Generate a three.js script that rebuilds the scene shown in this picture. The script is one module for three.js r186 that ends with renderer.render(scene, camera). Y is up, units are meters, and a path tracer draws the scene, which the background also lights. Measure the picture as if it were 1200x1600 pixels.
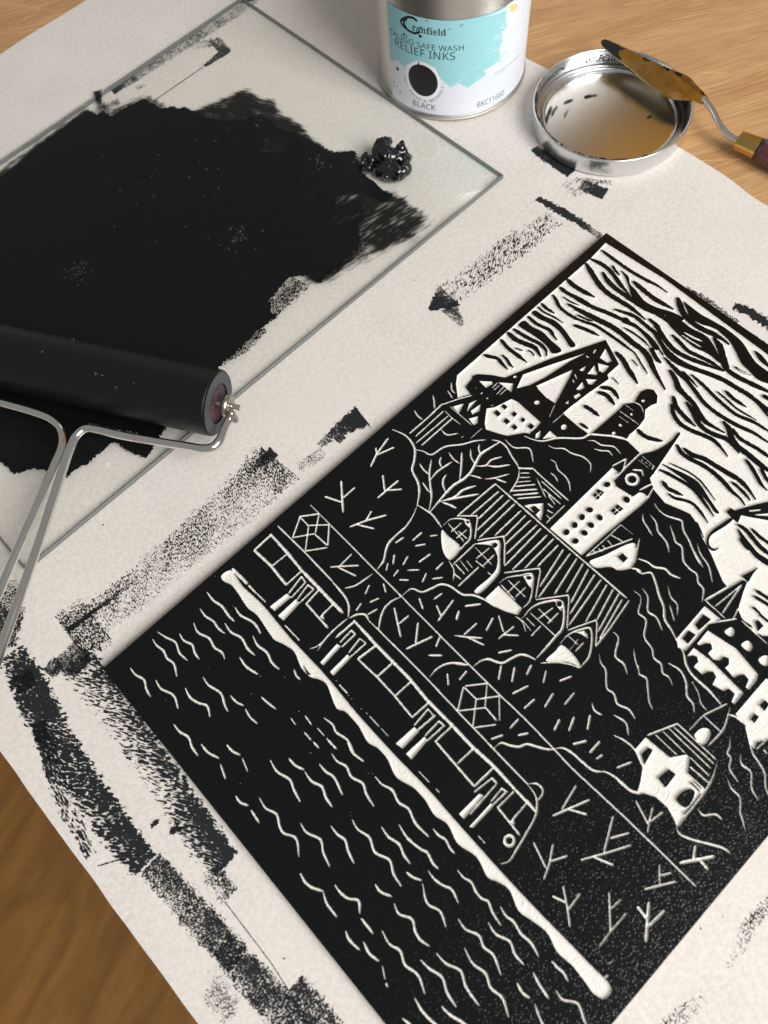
import * as THREE from 'three';
import { mergeGeometries } from 'three/addons/utils/BufferGeometryUtils.js';
import { RoundedBoxGeometry } from 'three/addons/geometries/RoundedBoxGeometry.js';
import { MarchingCubes } from 'three/addons/objects/MarchingCubes.js';
import { RectAreaLightUniformsLib } from 'three/addons/lights/RectAreaLightUniformsLib.js';
import { createNoise2D, createNoise3D } from 'simplex-noise';

// ---------------------------------------------------------------- camera, light, exposure
const scene = new THREE.Scene();
const EYE = new THREE.Vector3(0, 0.3035, 0), FOCAL = 1235.6;             // eye 30 cm above the table, photo 1200 x 1600
const camRight = new THREE.Vector3(0.98557, -0.06693, 0.15545), camDown = new THREE.Vector3(-0.16927, -0.38982, 0.90521);
const camFwd = new THREE.Vector3().crossVectors(camRight, camDown).normalize();
camDown.crossVectors(camFwd, camRight).normalize();
const camera = new THREE.PerspectiveCamera(2 * Math.atan(800 / FOCAL) * 180 / Math.PI, 0.75, 0.01, 20);
camera.position.copy(EYE);
camera.quaternion.setFromRotationMatrix(new THREE.Matrix4().makeBasis(camRight, camDown.clone().negate(), camFwd.clone().negate()));
camera.focus = 0.345;
camera.userData.fStop = 11;
camera.updateMatrixWorld(true);

const renderer = new THREE.WebGLRenderer({ antialias: true });
renderer.toneMapping = THREE.LinearToneMapping;
renderer.toneMappingExposure = 1.0;
renderer.shadowMap.enabled = true;
scene.background = new THREE.Color(0.25, 0.25, 0.25);                     // the dim room all round
scene.environmentIntensity = 1;

RectAreaLightUniformsLib.init();
const WINDOW = { at: [0.8, 1.05, 0.75], look: [0.05, 0, -0.12], w: 0.9, h: 1.0, light: 12.0 };
const windowLight = new THREE.RectAreaLight(new THREE.Color(1, 0.99, 0.978), WINDOW.light, WINDOW.w, WINDOW.h);
windowLight.name = 'window_light';
windowLight.position.set(...WINDOW.at);
windowLight.lookAt(...WINDOW.look);
windowLight.castShadow = true;
scene.add(windowLight);

// ---------------------------------------------------------------- helpers
function random(seed) { let s = seed | 0; return () => { s = (s + 0x6d2b79f5) | 0; let t = Math.imul(s ^ (s >>> 15), 1 | s); t = (t + Math.imul(t ^ (t >>> 7), 61 | t)) ^ t; return ((t ^ (t >>> 14)) >>> 0) / 4294967296; }; }
const n2 = createNoise2D(random(7)), n2b = createNoise2D(random(19)), n3 = createNoise3D(random(31));
const fbm = (x, y, o = 4) => { let v = 0, a = 0.5, s = 0; for (let i = 0; i < o; i++) { v += a * n2(x, y); s += a; a *= 0.5; x = x * 2.03 + 17.1; y = y * 2.03 - 9.7; } return v / s; };
const clamp = (x, a = 0, b = 1) => Math.min(b, Math.max(a, x)), mix = (a, b, t) => a + (b - a) * t;
const step = (a, b, x) => { const t = clamp((x - a) / (b - a)); return t * t * (3 - 2 * t); };
// the place on the level plane y that shows at photo pixel (px, py)
function at(px, py, y = 0) {
  const d = camFwd.clone().addScaledVector(camRight, (px - 600) / FOCAL).addScaledVector(camDown, (py - 800) / FOCAL);
  return EYE.clone().addScaledVector(d, (y - EYE.y) / d.y);
}
function tag(o, label, category, group, kind) {
  if (label) o.userData.label = label;
  if (category) o.userData.category = category;
  if (group) o.userData.group = group;
  if (kind) o.userData.kind = kind;
  return o;
}
function thing(name, x, y, z, turn = 0) { const g = new THREE.Group(); g.name = name; g.position.set(x, y, z); g.rotation.y = turn; scene.add(g); return g; }
function part(name, geometry, material, parent = scene) {
  const m = new THREE.Mesh(geometry, material); m.name = name; m.castShadow = m.receiveShadow = true; parent.add(m); return m;
}
function texture(w, h, fn, srgb, wrap = true) {
  const d = new Uint8Array(w * h * 4);
  for (let y = 0, i = 0; y < h; y++) for (let x = 0; x < w; x++, i += 4) { const c = fn(x / w, y / h, x, y); d[i] = clamp(c[0], 0, 255); d[i + 1] = clamp(c[1], 0, 255); d[i + 2] = clamp(c[2], 0, 255); d[i + 3] = 255; }
  const t = new THREE.DataTexture(d, w, h, THREE.RGBAFormat);
  if (srgb) t.colorSpace = THREE.SRGBColorSpace;
  if (wrap) t.wrapS = t.wrapT = THREE.RepeatWrapping;
  t.magFilter = THREE.LinearFilter; t.minFilter = THREE.LinearMipmapLinearFilter; t.needsUpdate = true;
  return t;
}
// noise that repeats every px by py cells
function tiled(fn, px, py) { return (u, v) => { const a = fn(u * px, v * py), b = fn((u - 1) * px, v * py), c = fn(u * px, (v - 1) * py), d = fn((u - 1) * px, (v - 1) * py), s = step(0.8, 1, u), t = step(0.8, 1, v); return mix(mix(a, b, s), mix(c, d, s), t); }; }
function repeat(t, sx, sy) { const c = t.clone(); c.repeat.set(1 / sx, 1 / sy); c.needsUpdate = true; return c; }

// Outline of a sampled field (inside where it is above zero), as a flat sheet of real triangles with thin side walls.
// place(i, j) gives the point of grid node (i, j); flat sheets join whole runs of cells into one strip.
function sheet(field, nx, ny, place, { flat = true, wall = 0, ids = null, id = 0, up = [0, 1, 0] } = {}) {
  const pos = [], nor = [], tri = (a, b, c) => {
    const A = place(...a), B = place(...b), C = place(...c);
    const ux = B[0] - A[0], uy = B[1] - A[1], uz = B[2] - A[2], vx = C[0] - A[0], vy = C[1] - A[1], vz = C[2] - A[2];
    let x = uy * vz - uz * vy, y = uz * vx - ux * vz, z = ux * vy - uy * vx; const l = Math.hypot(x, y, z) || 1; x /= l; y /= l; z /= l;
    const n = typeof up === 'function' ? up(a[0], a[1]) : up;
    if (x * n[0] + y * n[1] + z * n[2] < 0) { pos.push(...A, ...C, ...B); x = -x; y = -y; z = -z; } else pos.push(...A, ...B, ...C);
    for (let k = 0; k < 3; k++) nor.push(x, y, z);
  };
  for (let j = 0; j < ny - 1; j++) {
    let run = -1;
    const flush = (end) => { if (run >= 0) { tri([run, j], [end, j], [end, j + 1]); tri([run, j], [end, j + 1], [run, j + 1]); run = -1; } };
    for (let i = 0; i < nx - 1; i++) {
      const k = j * nx + i;
      if (ids && ids[k] !== id) { flush(i); continue; }
      const f = [field[k], field[k + 1], field[k + nx + 1], field[k + nx]], inside = (f[0] > 0) + (f[1] > 0) + (f[2] > 0) + (f[3] > 0);
      if (inside === 4) { if (!flat) { tri([i, j], [i + 1, j], [i + 1, j + 1]); tri([i, j], [i + 1, j + 1], [i, j + 1]); } else if (run < 0) run = i; continue; }
      flush(i);
      if (!inside) continue;
      const c = [[i, j], [i + 1, j], [i + 1, j + 1], [i, j + 1]], poly = [], cross = [];
      for (let e = 0; e < 4; e++) {
        const g = (e + 1) % 4;
        if (f[e] > 0) poly.push(c[e]);
        if ((f[e] > 0) !== (f[g] > 0)) { const t = f[e] / (f[e] - f[g]), p = [mix(c[e][0], c[g][0], t), mix(c[e][1], c[g][1], t)]; poly.push(p); cross.push(p); }
      }
      for (let q = 2; q < poly.length; q++) tri(poly[0], poly[q - 1], poly[q]);
      if (wall) for (let q = 0; q + 1 < cross.length; q += 2) {
        const A = place(...cross[q]), B = place(...cross[q + 1]), x = B[2] - A[2], z = A[0] - B[0], l = Math.hypot(x, z) || 1;
        pos.push(...A, B[0], B[1], B[2], B[0], B[1] - wall, B[2], ...A, B[0], B[1] - wall, B[2], A[0], A[1] - wall, A[2]);
        for (let s = 0; s < 6; s++) nor.push(x / l, 0, z / l);
      }
    }
    flush(nx - 1);
  }
  const g = new THREE.BufferGeometry();
  g.setAttribute('position', new THREE.Float32BufferAttribute(pos, 3));
  g.setAttribute('normal', new THREE.Float32BufferAttribute(nor, 3));
  const uv = new Float32Array(pos.length / 3 * 2);
  for (let v = 0; v < pos.length / 3; v++) { uv[v * 2] = pos[v * 3]; uv[v * 2 + 1] = -pos[v * 3 + 2]; }
  g.setAttribute('uv', new THREE.BufferAttribute(uv, 2));
  return g;
}
function flatUV(g) { const p = g.attributes.position, uv = new Float32Array(p.count * 2); for (let v = 0; v < p.count; v++) { uv[v * 2] = p.getX(v); uv[v * 2 + 1] = -p.getZ(v); } g.setAttribute('uv', new THREE.BufferAttribute(uv, 2)); return g; }

// ---------------------------------------------------------------- materials
const paperTone = texture(1024, 1024, (() => { const big = tiled((x, y) => fbm(x, y, 4), 6, 6), mid = tiled((x, y) => n2b(x, y), 70, 70), fine = tiled((x, y) => n2(x, y), 260, 260), r = random(5); return (u, v) => { const k = big(u, v) * 3.5 + mid(u, v) * 5.5 + fine(u, v) * 7 + (r() - 0.5) * 16; return [213 + k, 207 + k * 1.02, 200 + k * 1.1]; }; })(), true);
const paperBump = texture(512, 512, (() => { const a = tiled((x, y) => fbm(x, y, 3), 60, 60); return (u, v) => { const k = 128 + 90 * a(u, v); return [k, k, k]; }; })(), false);
const grain = texture(512, 512, (() => { const a = tiled((x, y) => n2(x, y), 110, 110), b = tiled((x, y) => n2b(x, y), 45, 45); return (u, v) => { const k = 128 + 70 * a(u, v) + 55 * b(u, v); return [k, k, k]; }; })(), false);
const patchy = texture(512, 512, (() => { const a = tiled((x, y) => fbm(x, y, 4), 5, 5), b = tiled((x, y) => n2b(x, y), 60, 12); return (u, v) => { const k = 200 + 70 * a(u, v) + 25 * b(u, v); return [k, k, k]; }; })(), false);
// the roller leaves a tacky stipple of tiny peaks in the ink
const stipple = texture(1024, 1024, (() => {
  const r = random(12), C = 150, cells = Array.from({ length: C * C }, () => [r(), r(), r() ** 3.2]);
  return (u, v) => { const x = u * C, y = v * C, i = Math.floor(x), j = Math.floor(y); let h = 0; for (let a = -1; a < 2; a++) for (let b = -1; b < 2; b++) { const c = cells[((j + b + C) % C) * C + (i + a + C) % C], d = Math.hypot(i + a + c[0] - x, j + b + c[1] - y); h = Math.max(h, c[2] * (1 - d / 0.75)); } const k = 255 * clamp(h); return [k, k, k]; };
})(), false);
const M = {
  paper: new THREE.MeshStandardMaterial({ map: repeat(paperTone, 0.21, 0.21), bumpMap: repeat(paperBump, 0.11, 0.11), bumpScale: 0.0001, roughness: 0.92 }),
  ink: new THREE.MeshPhysicalMaterial({ color: new THREE.Color(0.0052, 0.0058, 0.0062), roughness: 0.36, roughnessMap: repeat(patchy, 0.08, 0.08), specularIntensity: 0.36, bumpMap: repeat(grain, 0.034, 0.034), bumpScale: 0.00004 }),
  printInk: new THREE.MeshPhysicalMaterial({ color: new THREE.Color(0.0038, 0.0042, 0.0046), roughness: 0.2, specularIntensity: 0.55, bumpMap: repeat(stipple, 0.085, 0.085), bumpScale: 0.0001 }),
  smudge: new THREE.MeshPhysicalMaterial({ color: new THREE.Color(0.0125, 0.014, 0.016), roughness: 0.55, specularIntensity: 0.6 }),
  wetInk: new THREE.MeshPhysicalMaterial({ color: new THREE.Color(0.004, 0.004, 0.0045), roughness: 0.13, clearcoat: 0.6, clearcoatRoughness: 0.06 }),
  lino: new THREE.MeshStandardMaterial({ color: new THREE.Color(0.73, 0.705, 0.65), roughness: 0.6 }),
  linoSide: new THREE.MeshStandardMaterial({ color: new THREE.Color(0.3, 0.25, 0.19), roughness: 0.9 }),
  chrome: new THREE.MeshStandardMaterial({ color: new THREE.Color(0.8, 0.78, 0.73), metalness: 1, roughness: 0.13 }),
  steel: new THREE.MeshStandardMaterial({ color: new THREE.Color(0.72, 0.72, 0.71), metalness: 1, roughness: 0.28 }),
};
// ---------------------------------------------------------------- the setting: floor, table, paper
const sheetA = new THREE.Vector3(0.577, 0, 0.8167), sheetB = new THREE.Vector3(0.8167, 0, -0.577);   // along and across the paper
const sheetTurn = -Math.atan2(sheetB.z, sheetB.x), onSheet = (a, b, y = 0) => new THREE.Vector3(sheetA.x * a + sheetB.x * b, y, sheetA.z * a + sheetB.z * b);
function wood(w, h, light, dark, seed, { rings = 0, fine = 0.5, broad = 0.6, scratches = 0 } = {}) {
  const r = random(seed), lines = Array.from({ length: scratches }, () => [r(), r(), 0.03 + 0.1 * r(), (r() - 0.5) * 1.2, 0.4 + 0.6 * r()]);
  return texture(w, h, (u, v) => {
    const bend = 0.012 * fbm(u * 2 + seed, v * 3, 3), y = v + bend;
    let k = 0.5 + broad * 0.55 * fbm(u * 1.6 + seed, y * 14, 4) + fine * 0.5 * n2(u * 5, y * 170) * (0.6 + 0.5 * n2b(u * 6, v * 8)) + fine * 0.35 * n2b(u * 16, y * 420);
    if (rings) { const q = Math.hypot((u - 0.42) * 1.3, (v - 0.5) * 6) + 0.35 * fbm(u * 3, v * 5, 3); k = mix(k, 0.5 + 0.5 * Math.sin(q * 17), rings * 0.6); }
    const pore = Math.max(0, n2(u * 22 + 40, y * 520) - 0.62) * 1.6; k -= pore;
    for (const [x, z, l, a, d] of lines) { const p = (u - x) * Math.cos(a) + (v - z) * Math.sin(a), q = Math.abs((v - z) * Math.cos(a) - (u - x) * Math.sin(a)); if (p > 0 && p < l && q < 0.0007) k += d * 0.9; }
    k = clamp(k, -0.1, 1.25);
    return [mix(dark[0], light[0], k), mix(dark[1], light[1], k), mix(dark[2], light[2], k)];
  }, true);
}
const tableWood = wood(1536, 1536, [203, 163, 117], [167, 124, 80], 11, { scratches: 150, broad: 0.7, fine: 0.75 });
const floorWood = wood(1024, 1024, [176, 125, 60], [122, 81, 32], 23, { rings: 0.4, fine: 0.4 });
const grainTurn = 0.5;
M.table = new THREE.MeshPhysicalMaterial({ map: repeat(tableWood, 0.42, 0.42), bumpMap: repeat(tableWood, 0.42, 0.42), bumpScale: 0.00015, roughness: 0.5, specularIntensity: 0.7 });
M.floor = new THREE.MeshStandardMaterial({ map: repeat(floorWood, 0.75, 0.5), roughness: 0.5 });
// the floor, seen past the table's edge
for (let i = -6; i < 6; i++) for (let j = -3; j < 3; j++) {
  if (i === -6 && j === -3) { var floor = thing('floor', 0, -0.75, 0, 0.95); tag(floor, 'dark brown wooden floorboards seen below the table edge', null, null, 'structure'); }
  const g = new RoundedBoxGeometry(1.4998, 0.02, 0.2998, 1, 0.0003).translate(j * 1.5 + (i % 2 ? 0.75 : 0) + 0.2, -0.01, i * 0.3 + 0.235), p = g.attributes.position, uv = g.attributes.uv;
  for (let v = 0; v < p.count; v++) uv.setXY(v, p.getX(v) + i * 0.31, p.getZ(v) + i * 0.17);
  part('floorboard', g, M.floor, floor);
}
// the table: its edge lies just under the paper's lower left edge
const table = thing('wooden_table', 0, -0.0006, 0, sheetTurn);
tag(table, 'scratched light brown wooden table under the paper sheet', 'table');
{
  const x0 = -0.084, x1 = 1.15, z0 = -1.0, z1 = 0.65, g = new RoundedBoxGeometry(x1 - x0, 0.032, z1 - z0, 3, 0.003).translate((x0 + x1) / 2, -0.016, (z0 + z1) / 2), p = g.attributes.position, n = g.attributes.normal, uv = g.attributes.uv;
  const c = Math.cos(grainTurn), s = Math.sin(grainTurn);
  for (let v = 0; v < p.count; v++) { const x = p.getX(v), z = p.getZ(v); uv.setXY(v, c * x + s * z + (Math.abs(n.getY(v)) < 0.5 ? p.getY(v) : 0), c * z - s * x); }
  part('tabletop', g, M.table, table);
  for (const [x, z] of [[0.02, -0.9], [1.05, -0.9], [0.02, 0.55], [1.05, 0.55]]) part('leg', new THREE.CylinderGeometry(0.03, 0.02, 0.715, 16).translate(x, -0.39, z), M.table, table);
}
// a big sheet of newsprint
const paper = thing('paper_sheet', 0, 0, 0, 0);
tag(paper, 'large grey beige sheet of scrap paper smudged with black ink', 'paper');
{
  const x0 = -0.0965, x1 = 0.3165, z0 = -0.4735, z1 = 0.1205, g = new THREE.BoxGeometry(x1 - x0, 0.0003, z1 - z0, 90, 1, 126).translate((x0 + x1) / 2, -0.00015, (z0 + z1) / 2), p = g.attributes.position;
  for (let v = 0; v < p.count; v++) {
    const b = p.getX(v), a = p.getZ(v), right = step(0.285, 0.3165, b), far = step(-0.43, -0.4735, a), near = step(-0.075, -0.0965, b);
    p.setX(v, b + right * 0.0016 * n2(a * 22, 3) + near * 0.0003 * n2(a * 40, 8));
    p.setY(v, p.getY(v) + right * (0.0008 + 0.0016 * n2(a * 9, 1)) * 0.8 + far * 0.0006 * (1 + n2(b * 12, 4)));
  }
  g.rotateY(sheetTurn); g.computeVertexNormals(); part('sheet', flatUV(g), M.paper, paper);
}
// ink that the roller and hands left on the paper: real films with ragged outlines. The worm-like ground pattern is sorted once,
// so that a wanted share of cover (0 to 1) can be looked up as a level.
const wormy = (u, v, x, z, sd) => Math.abs(n2(u * 700 + sd, v * 700)) + 0.75 * Math.abs(n2b(u * 1500, v * 1500 + sd)) + 0.22 * n2b(x * 3100, z * 3100 + sd);
const levels = (() => { const r = random(99), a = Array.from({ length: 6000 }, () => wormy(r() * 9, r() * 9, r() * 9, r() * 9, 5)).sort((p, q) => p - q); return (c) => a[clamp(Math.round(c * 5999), 0, 5999)]; })();
let smudgeSeed = 0;
function smudge(px, half, den, { side = 0, rough = 1, turn = 0, stretch = 1, scale = 1, y = 0.0001, cell = 0.0002, edge = 0.3, parent = paper, material = M.smudge, name = 'ink_smudge', square = true } = {}) {
  const sd = (smudgeSeed += 13.7), P = px.map(([x, z]) => at(x, z, y)), H = px.map(([x, z], i) => { const h = half[Math.min(i, half.length - 1)]; return h * Math.sqrt(at(x + 1, z, y).sub(P[i]).cross(at(x, z + 1, y).sub(P[i])).length()); });
  const pad = Math.max(...H) * 1.5, X0 = Math.min(...P.map((p) => p.x)) - pad, X1 = Math.max(...P.map((p) => p.x)) + pad, Z0 = Math.min(...P.map((p) => p.z)) - pad, Z1 = Math.max(...P.map((p) => p.z)) + pad;
  const nx = Math.ceil((X1 - X0) / cell), nz = Math.ceil((Z1 - Z0) / cell), f = new Float32Array(nx * nz), L = [0];
  for (let i = 1; i < P.length; i++) L.push(L[i - 1] + P[i].distanceTo(P[i - 1]));
  const total = L[L.length - 1], dense = den.reduce((p, q) => p + q, 0) / den.length > 0.02;
  for (let j = 0; j < nz; j++) for (let i = 0; i < nx; i++) {
    const x = X0 + i * cell, z = Z0 + j * cell; let best = 1e9, s = 0, w = 0, over = 0, ax = 1, az = 0;
    for (let k = 1; k < P.length; k++) {
      const dx = P[k].x - P[k - 1].x, dz = P[k].z - P[k - 1].z, l = Math.hypot(dx, dz), ux = dx / l, uz = dz / l, t = (x - P[k - 1].x) * ux + (z - P[k - 1].z) * uz, tc = clamp(t, 0, l), q = (x - P[k - 1].x) * -uz + (z - P[k - 1].z) * ux;
      const o = k === 1 && t < 0 ? -t : k === P.length - 1 && t > l ? t - l : 0, e = Math.hypot(q, t - tc);
      if (e < best) { best = e; s = (L[k - 1] + tc) / total; const hw = mix(H[k - 1], H[k], tc / l); w = (square && o ? q : Math.sign(q) * e) / hw; over = square ? o : 0; ax = ux; az = uz; }
    }
    const d = s * (den.length - 1), d0 = Math.min(den.length - 2, d | 0), base = mix(den[d0], den[d0 + 1], d - d0) + side * w;
    const ca = Math.cos(turn), sa = Math.sin(turn), u = ((x * ax + z * az) * ca + (z * ax - x * az) * sa) / scale, v = ((z * ax - x * az) * ca - (x * ax + z * az) * sa) / scale / stretch;
    const ragged = 0.5 * n2(x * 330 + sd, z * 330) + 0.35 * n2b(x * 900, z * 900 + sd), a = Math.abs(w) + edge * ragged;
    let c = 0.47 + 0.95 * base + 0.16 * rough * n2(u * 90 + sd, v * 90) + 0.1 * rough * n2b(x * 330, z * 330 + sd);
    c = clamp(c, 0, 0.995) * (1 - step(0.7, 1.06, a)) * (over > 0 ? 1 - step(0, 0.0006, over + 0.0004 * ragged) : 1);
    const t = wormy(u, v, x, z, sd);
    f[j * nx + i] = Math.abs(w) > 1.4 || c <= 0.004 ? -1 : dense ? t - levels(1 - c) : levels(c) - t;
  }
  return part(name, sheet(f, nx, nz, (i, j) => [X0 + i * cell - parent.position.x, y - parent.position.y, Z0 + j * cell - parent.position.z]), material, parent);
}
// beside the block's long left edge
smudge([[112, 998], [150, 968]], [52, 46], [0.22, 0.05], { rough: 0.9, stretch: 2.2 });
smudge([[150, 968], [225, 912], [300, 846], [372, 786], [436, 722]], [34, 36, 36, 40, 46], [-0.12, -0.22, -0.1, -0.16, 0.06], { side: -0.12, rough: 0.9, turn: 0.9, stretch: 2.6, scale: 0.85 });
smudge([[396, 732], [428, 706]], [8, 11], [0.1, 0.6], { rough: 0.7 });
smudge([[106, 985], [215, 905]], [5, 3], [0.8, -0.1], { rough: 0.7 });
smudge([[500, 696], [536, 668], [566, 650]], [6, 14, 21], [0.1, 0.35, 0.8], { rough: 0.8, stretch: 0.5 });
smudge([[468, 732], [505, 706]], [12, 9], [-0.25, -0.1], { scale: 0.7 });
smudge([[527, 689], [538, 682]], [7, 5], [0.3, 0.3]);
// below the block's short edge
smudge([[100, 1018], [128, 1046]], [30, 22], [0.05, 0.5], { rough: 0.9, scale: 0.7 });
smudge([[118, 1030], [160, 1085], [208, 1150], [262, 1230], [318, 1310], [352, 1352]], [30, 30, 30, 32, 32, 28], [0.1, -0.02, 0, 0.05, 0.35, 0.55], { side: -0.42, stretch: 4.5, turn: 0.95, scale: 1.25 });
smudge([[322, 1362], [356, 1402]], [26, 20], [-0.15, -0.05], { side: -0.4, stretch: 1.6 });
smudge([[92, 1034], [76, 1052]], [14, 14], [0.25, 0.3], { scale: 0.7 });
smudge([[18, 1020], [40, 1062], [74, 1130], [118, 1205], [170, 1282], [226, 1352]], [22, 30, 30, 30, 30, 26], [0.25, 0.55, 0.25, 0.3, 0.3, 0.5], { side: -0.1, stretch: 4, turn: 0.9, scale: 1.5 });
smudge([[24, 1072], [52, 1058]], [18, 16], [0.4, 0.5], { rough: 0.5 });
smudge([[60, 1130], [86, 1210], [112, 1272], [142, 1336]], [14, 16, 17, 10], [0.55, 0.25, -0.12, 0.05], { side: 0.2, stretch: 4, turn: 1.35, scale: 1.2 });
smudge([[236, 1350], [282, 1404], [326, 1452], [372, 1502]], [24, 27, 28, 26], [0.35, 0.1, 0.3, 0.25], { side: -0.12, stretch: 1.4, turn: 0.7 });
smudge([[345, 1478], [400, 1535], [452, 1592], [500, 1650]], [22, 30, 34, 30], [0.25, 0.3, 0.22, 0.2], { stretch: 1.8, turn: 1.1 });
smudge([[458, 1542], [500, 1594], [530, 1640]], [24, 28, 28], [0.25, 0.15, 0.1], { side: -0.2, stretch: 2 });
smudge([[336, 1512], [362, 1572]], [22, 20], [-0.3, -0.3], { scale: 0.9 });
smudge([[326, 1540], [360, 1590]], [26, 20], [-0.38, -0.3], { stretch: 1.4 });
smudge([[352, 1410], [386, 1455], [424, 1505], [450, 1546]], [0.9], [0.9, 0.9], { rough: 0.4 });
smudge([[153, 1353], [215, 1335]], [1.2], [0.8, 0.6], { rough: 0.5 });
smudge([[238, 1289], [244, 1284]], [4.5], [0.5, 0.6], { square: false, edge: 0.9 });
smudge([[270, 1299], [275, 1292], [279, 1296]], [6], [0.6, 0.7], { square: false, edge: 1 });
smudge([[10, 905], [14, 960], [4, 1010]], [16, 26, 22], [-0.2, 0.25, 0.35], { stretch: 1.8, turn: 1 });
// above the block
smudge([[672, 484], [702, 462]], [4, 26], [0.75, 0.2], { side: 0.2, rough: 0.8, stretch: 0.6 });
smudge([[702, 480], [722, 508]], [14, 5], [0.2, 0.05], { scale: 0.7 });
smudge([[700, 462], [752, 425], [806, 384], [866, 340]], [22, 22, 23, 16], [-0.18, -0.22, -0.12, -0.28], { stretch: 6, turn: 1.05, scale: 1.0 });
smudge([[840, 310], [880, 332], [910, 350], [938, 370]], [5, 8, 6, 6], [0.9, 0.7, 0.5, 0.05], { rough: 0.75, edge: 0.6 });
smudge([[834, 232], [862, 250], [893, 270]], [7, 10, 10], [0.3, 0.5, 0.75], { rough: 0.7, stretch: 0.5 });
smudge([[908, 288], [945, 303]], [12, 11], [0.1, 0.75], { rough: 0.8, stretch: 0.5 });
smudge([[882, 302], [910, 286]], [16, 18], [-0.4, -0.2], { stretch: 3, scale: 0.8 });
smudge([[900, 280], [955, 286]], [5, 4], [-0.1, -0.15], { stretch: 3 });
smudge([[1148, 478], [1176, 490], [1215, 515], [1250, 538]], [7, 9, 9, 8], [0.6, 0.6, 0.3, 0.4], { edge: 0.7 });
smudge([[1072, 450], [1110, 474], [1150, 505]], [4, 6, 6], [0.2, 0.15, 0.1], { edge: 0.9, rough: 1.2 });
smudge([[1166, 520], [1205, 545]], [5, 5], [0, 0.2], { edge: 0.9 });
// far corner, partly under the glass
smudge([[174, 141], [212, 120]], [10, 10], [0.5, 0.15], { rough: 0.8, stretch: 2 });
smudge([[205, 124], [252, 94], [308, 58], [362, 24], [396, 0]], [9, 9, 10, 9, 8], [0.0, -0.05, 0.0, -0.1, -0.05], { scale: 0.8, stretch: 1.6 });
smudge([[334, 62], [352, 80], [320, 103]], [9, 8, 3], [0.05, 0.4, 0.35], { rough: 0.9, stretch: 0.4 });
smudge([[300, 74], [332, 66]], [6, 9], [-0.3, 0.0], { stretch: 0.3 });
smudge([[317, 105], [276, 133], [240, 158]], [0.9], [0.45, 0.45], { rough: 0.5 });
smudge([[214, 138], [230, 130]], [4], [-0.2, -0.25], {});
smudge([[372, -2], [404, -10]], [12, 12], [0.6, 0.6]);
smudge([[116, 41], [128, 38]], [4, 3], [0.6, 0.3]);
smudge([[104, 42], [136, 34]], [0.8], [0.5, 0.3], { rough: 0.5 });
smudge([[60, 76], [82, 58]], [0.9], [0.4, 0.1], { rough: 0.6 });
// lower right
smudge([[1215, 1392], [1168, 1452], [1140, 1512]], [9, 14, 8], [-0.2, -0.22, -0.4], { scale: 1.6 });
smudge([[1120, 1545], [1075, 1580], [1030, 1620]], [9, 14, 18], [-0.42, -0.2, 0.0], { scale: 1.6 });
{
  // stray specks
  const r = random(41);
  const f = [];
  for (let k = 0; k < 110; k++) { const a = mix(-0.44, 0.1, r()), b = mix(-0.09, 0.31, r()), s = 0.00012 + 0.0004 * r() ** 4, c = onSheet(a, b, 0.0001); f.push(new THREE.CircleGeometry(s, 7).rotateX(-Math.PI / 2).scale(1, 1, 0.7 + 0.6 * r()).translate(c.x, c.y, c.z)); }
  tag(part('ink_specks', mergeGeometries(f), M.smudge, paper), null, null, null, 'stuff');
}
// the varnished cupboard hung beyond the table and a small window beside it, which the lid and the blade mirror
{
  const g = thing('wall_cupboard', 1.1, 0.80, -1.1); tag(g, 'varnished ochre wooden wall cupboard hung beyond the table', 'cupboard');
  const m = new THREE.MeshStandardMaterial({ map: repeat(wood(512, 512, [214, 162, 44], [182, 126, 22], 31), 1.2, 1.2), roughness: 0.45 });
  const box = (w, h, d, x, y, z) => { const b = new RoundedBoxGeometry(w, h, d, 2, 0.006).translate(x, y, z), p = b.attributes.position, uv = b.attributes.uv; for (let v = 0; v < p.count; v++) uv.setXY(v, p.getY(v) + p.getZ(v), p.getX(v)); return b; };
  part('carcass', box(1.3, 1.1, 0.35, 0, 0.55, -0.19), m, g);
  for (const s of [-1, 1]) { const d = part('door', box(0.635, 1.06, 0.022, s * 0.322, 0.55, -0.002), m, g); part('handle', new THREE.CylinderGeometry(0.006, 0.006, 0.12, 12).translate(s * 0.05, 0.2, 0.03), M.steel, d); }
  const w = thing('small_window', 0.46, 0.84, -1.62), glow = new THREE.MeshStandardMaterial({ color: 0x222222, emissive: new THREE.Color(1, 0.99, 0.97), emissiveIntensity: 1.3 }); tag(w, 'small bright window beside the wall cupboard beyond the table', 'window');
  part('pane', new THREE.PlaneGeometry(0.42, 0.5), glow, w);
  part('window_frame', mergeGeometries([[0, 0.275, 0.52, 0.05], [0, -0.275, 0.52, 0.05], [0.235, 0, 0.05, 0.5], [-0.235, 0, 0.05, 0.5]].map(([x, y, a, b]) => new THREE.BoxGeometry(a, b, 0.05).translate(x, y, -0.01))), new THREE.MeshStandardMaterial({ color: new THREE.Color(0.7, 0.7, 0.68) }), w);
  const l = new THREE.RectAreaLight(new THREE.Color(1, 0.99, 0.97), 1.3, 0.42, 0.5); l.name = 'small_window_light'; l.position.set(0.46, 0.84, -1.6); l.lookAt(0.46, 0.84, 0); scene.add(l);
}
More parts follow.
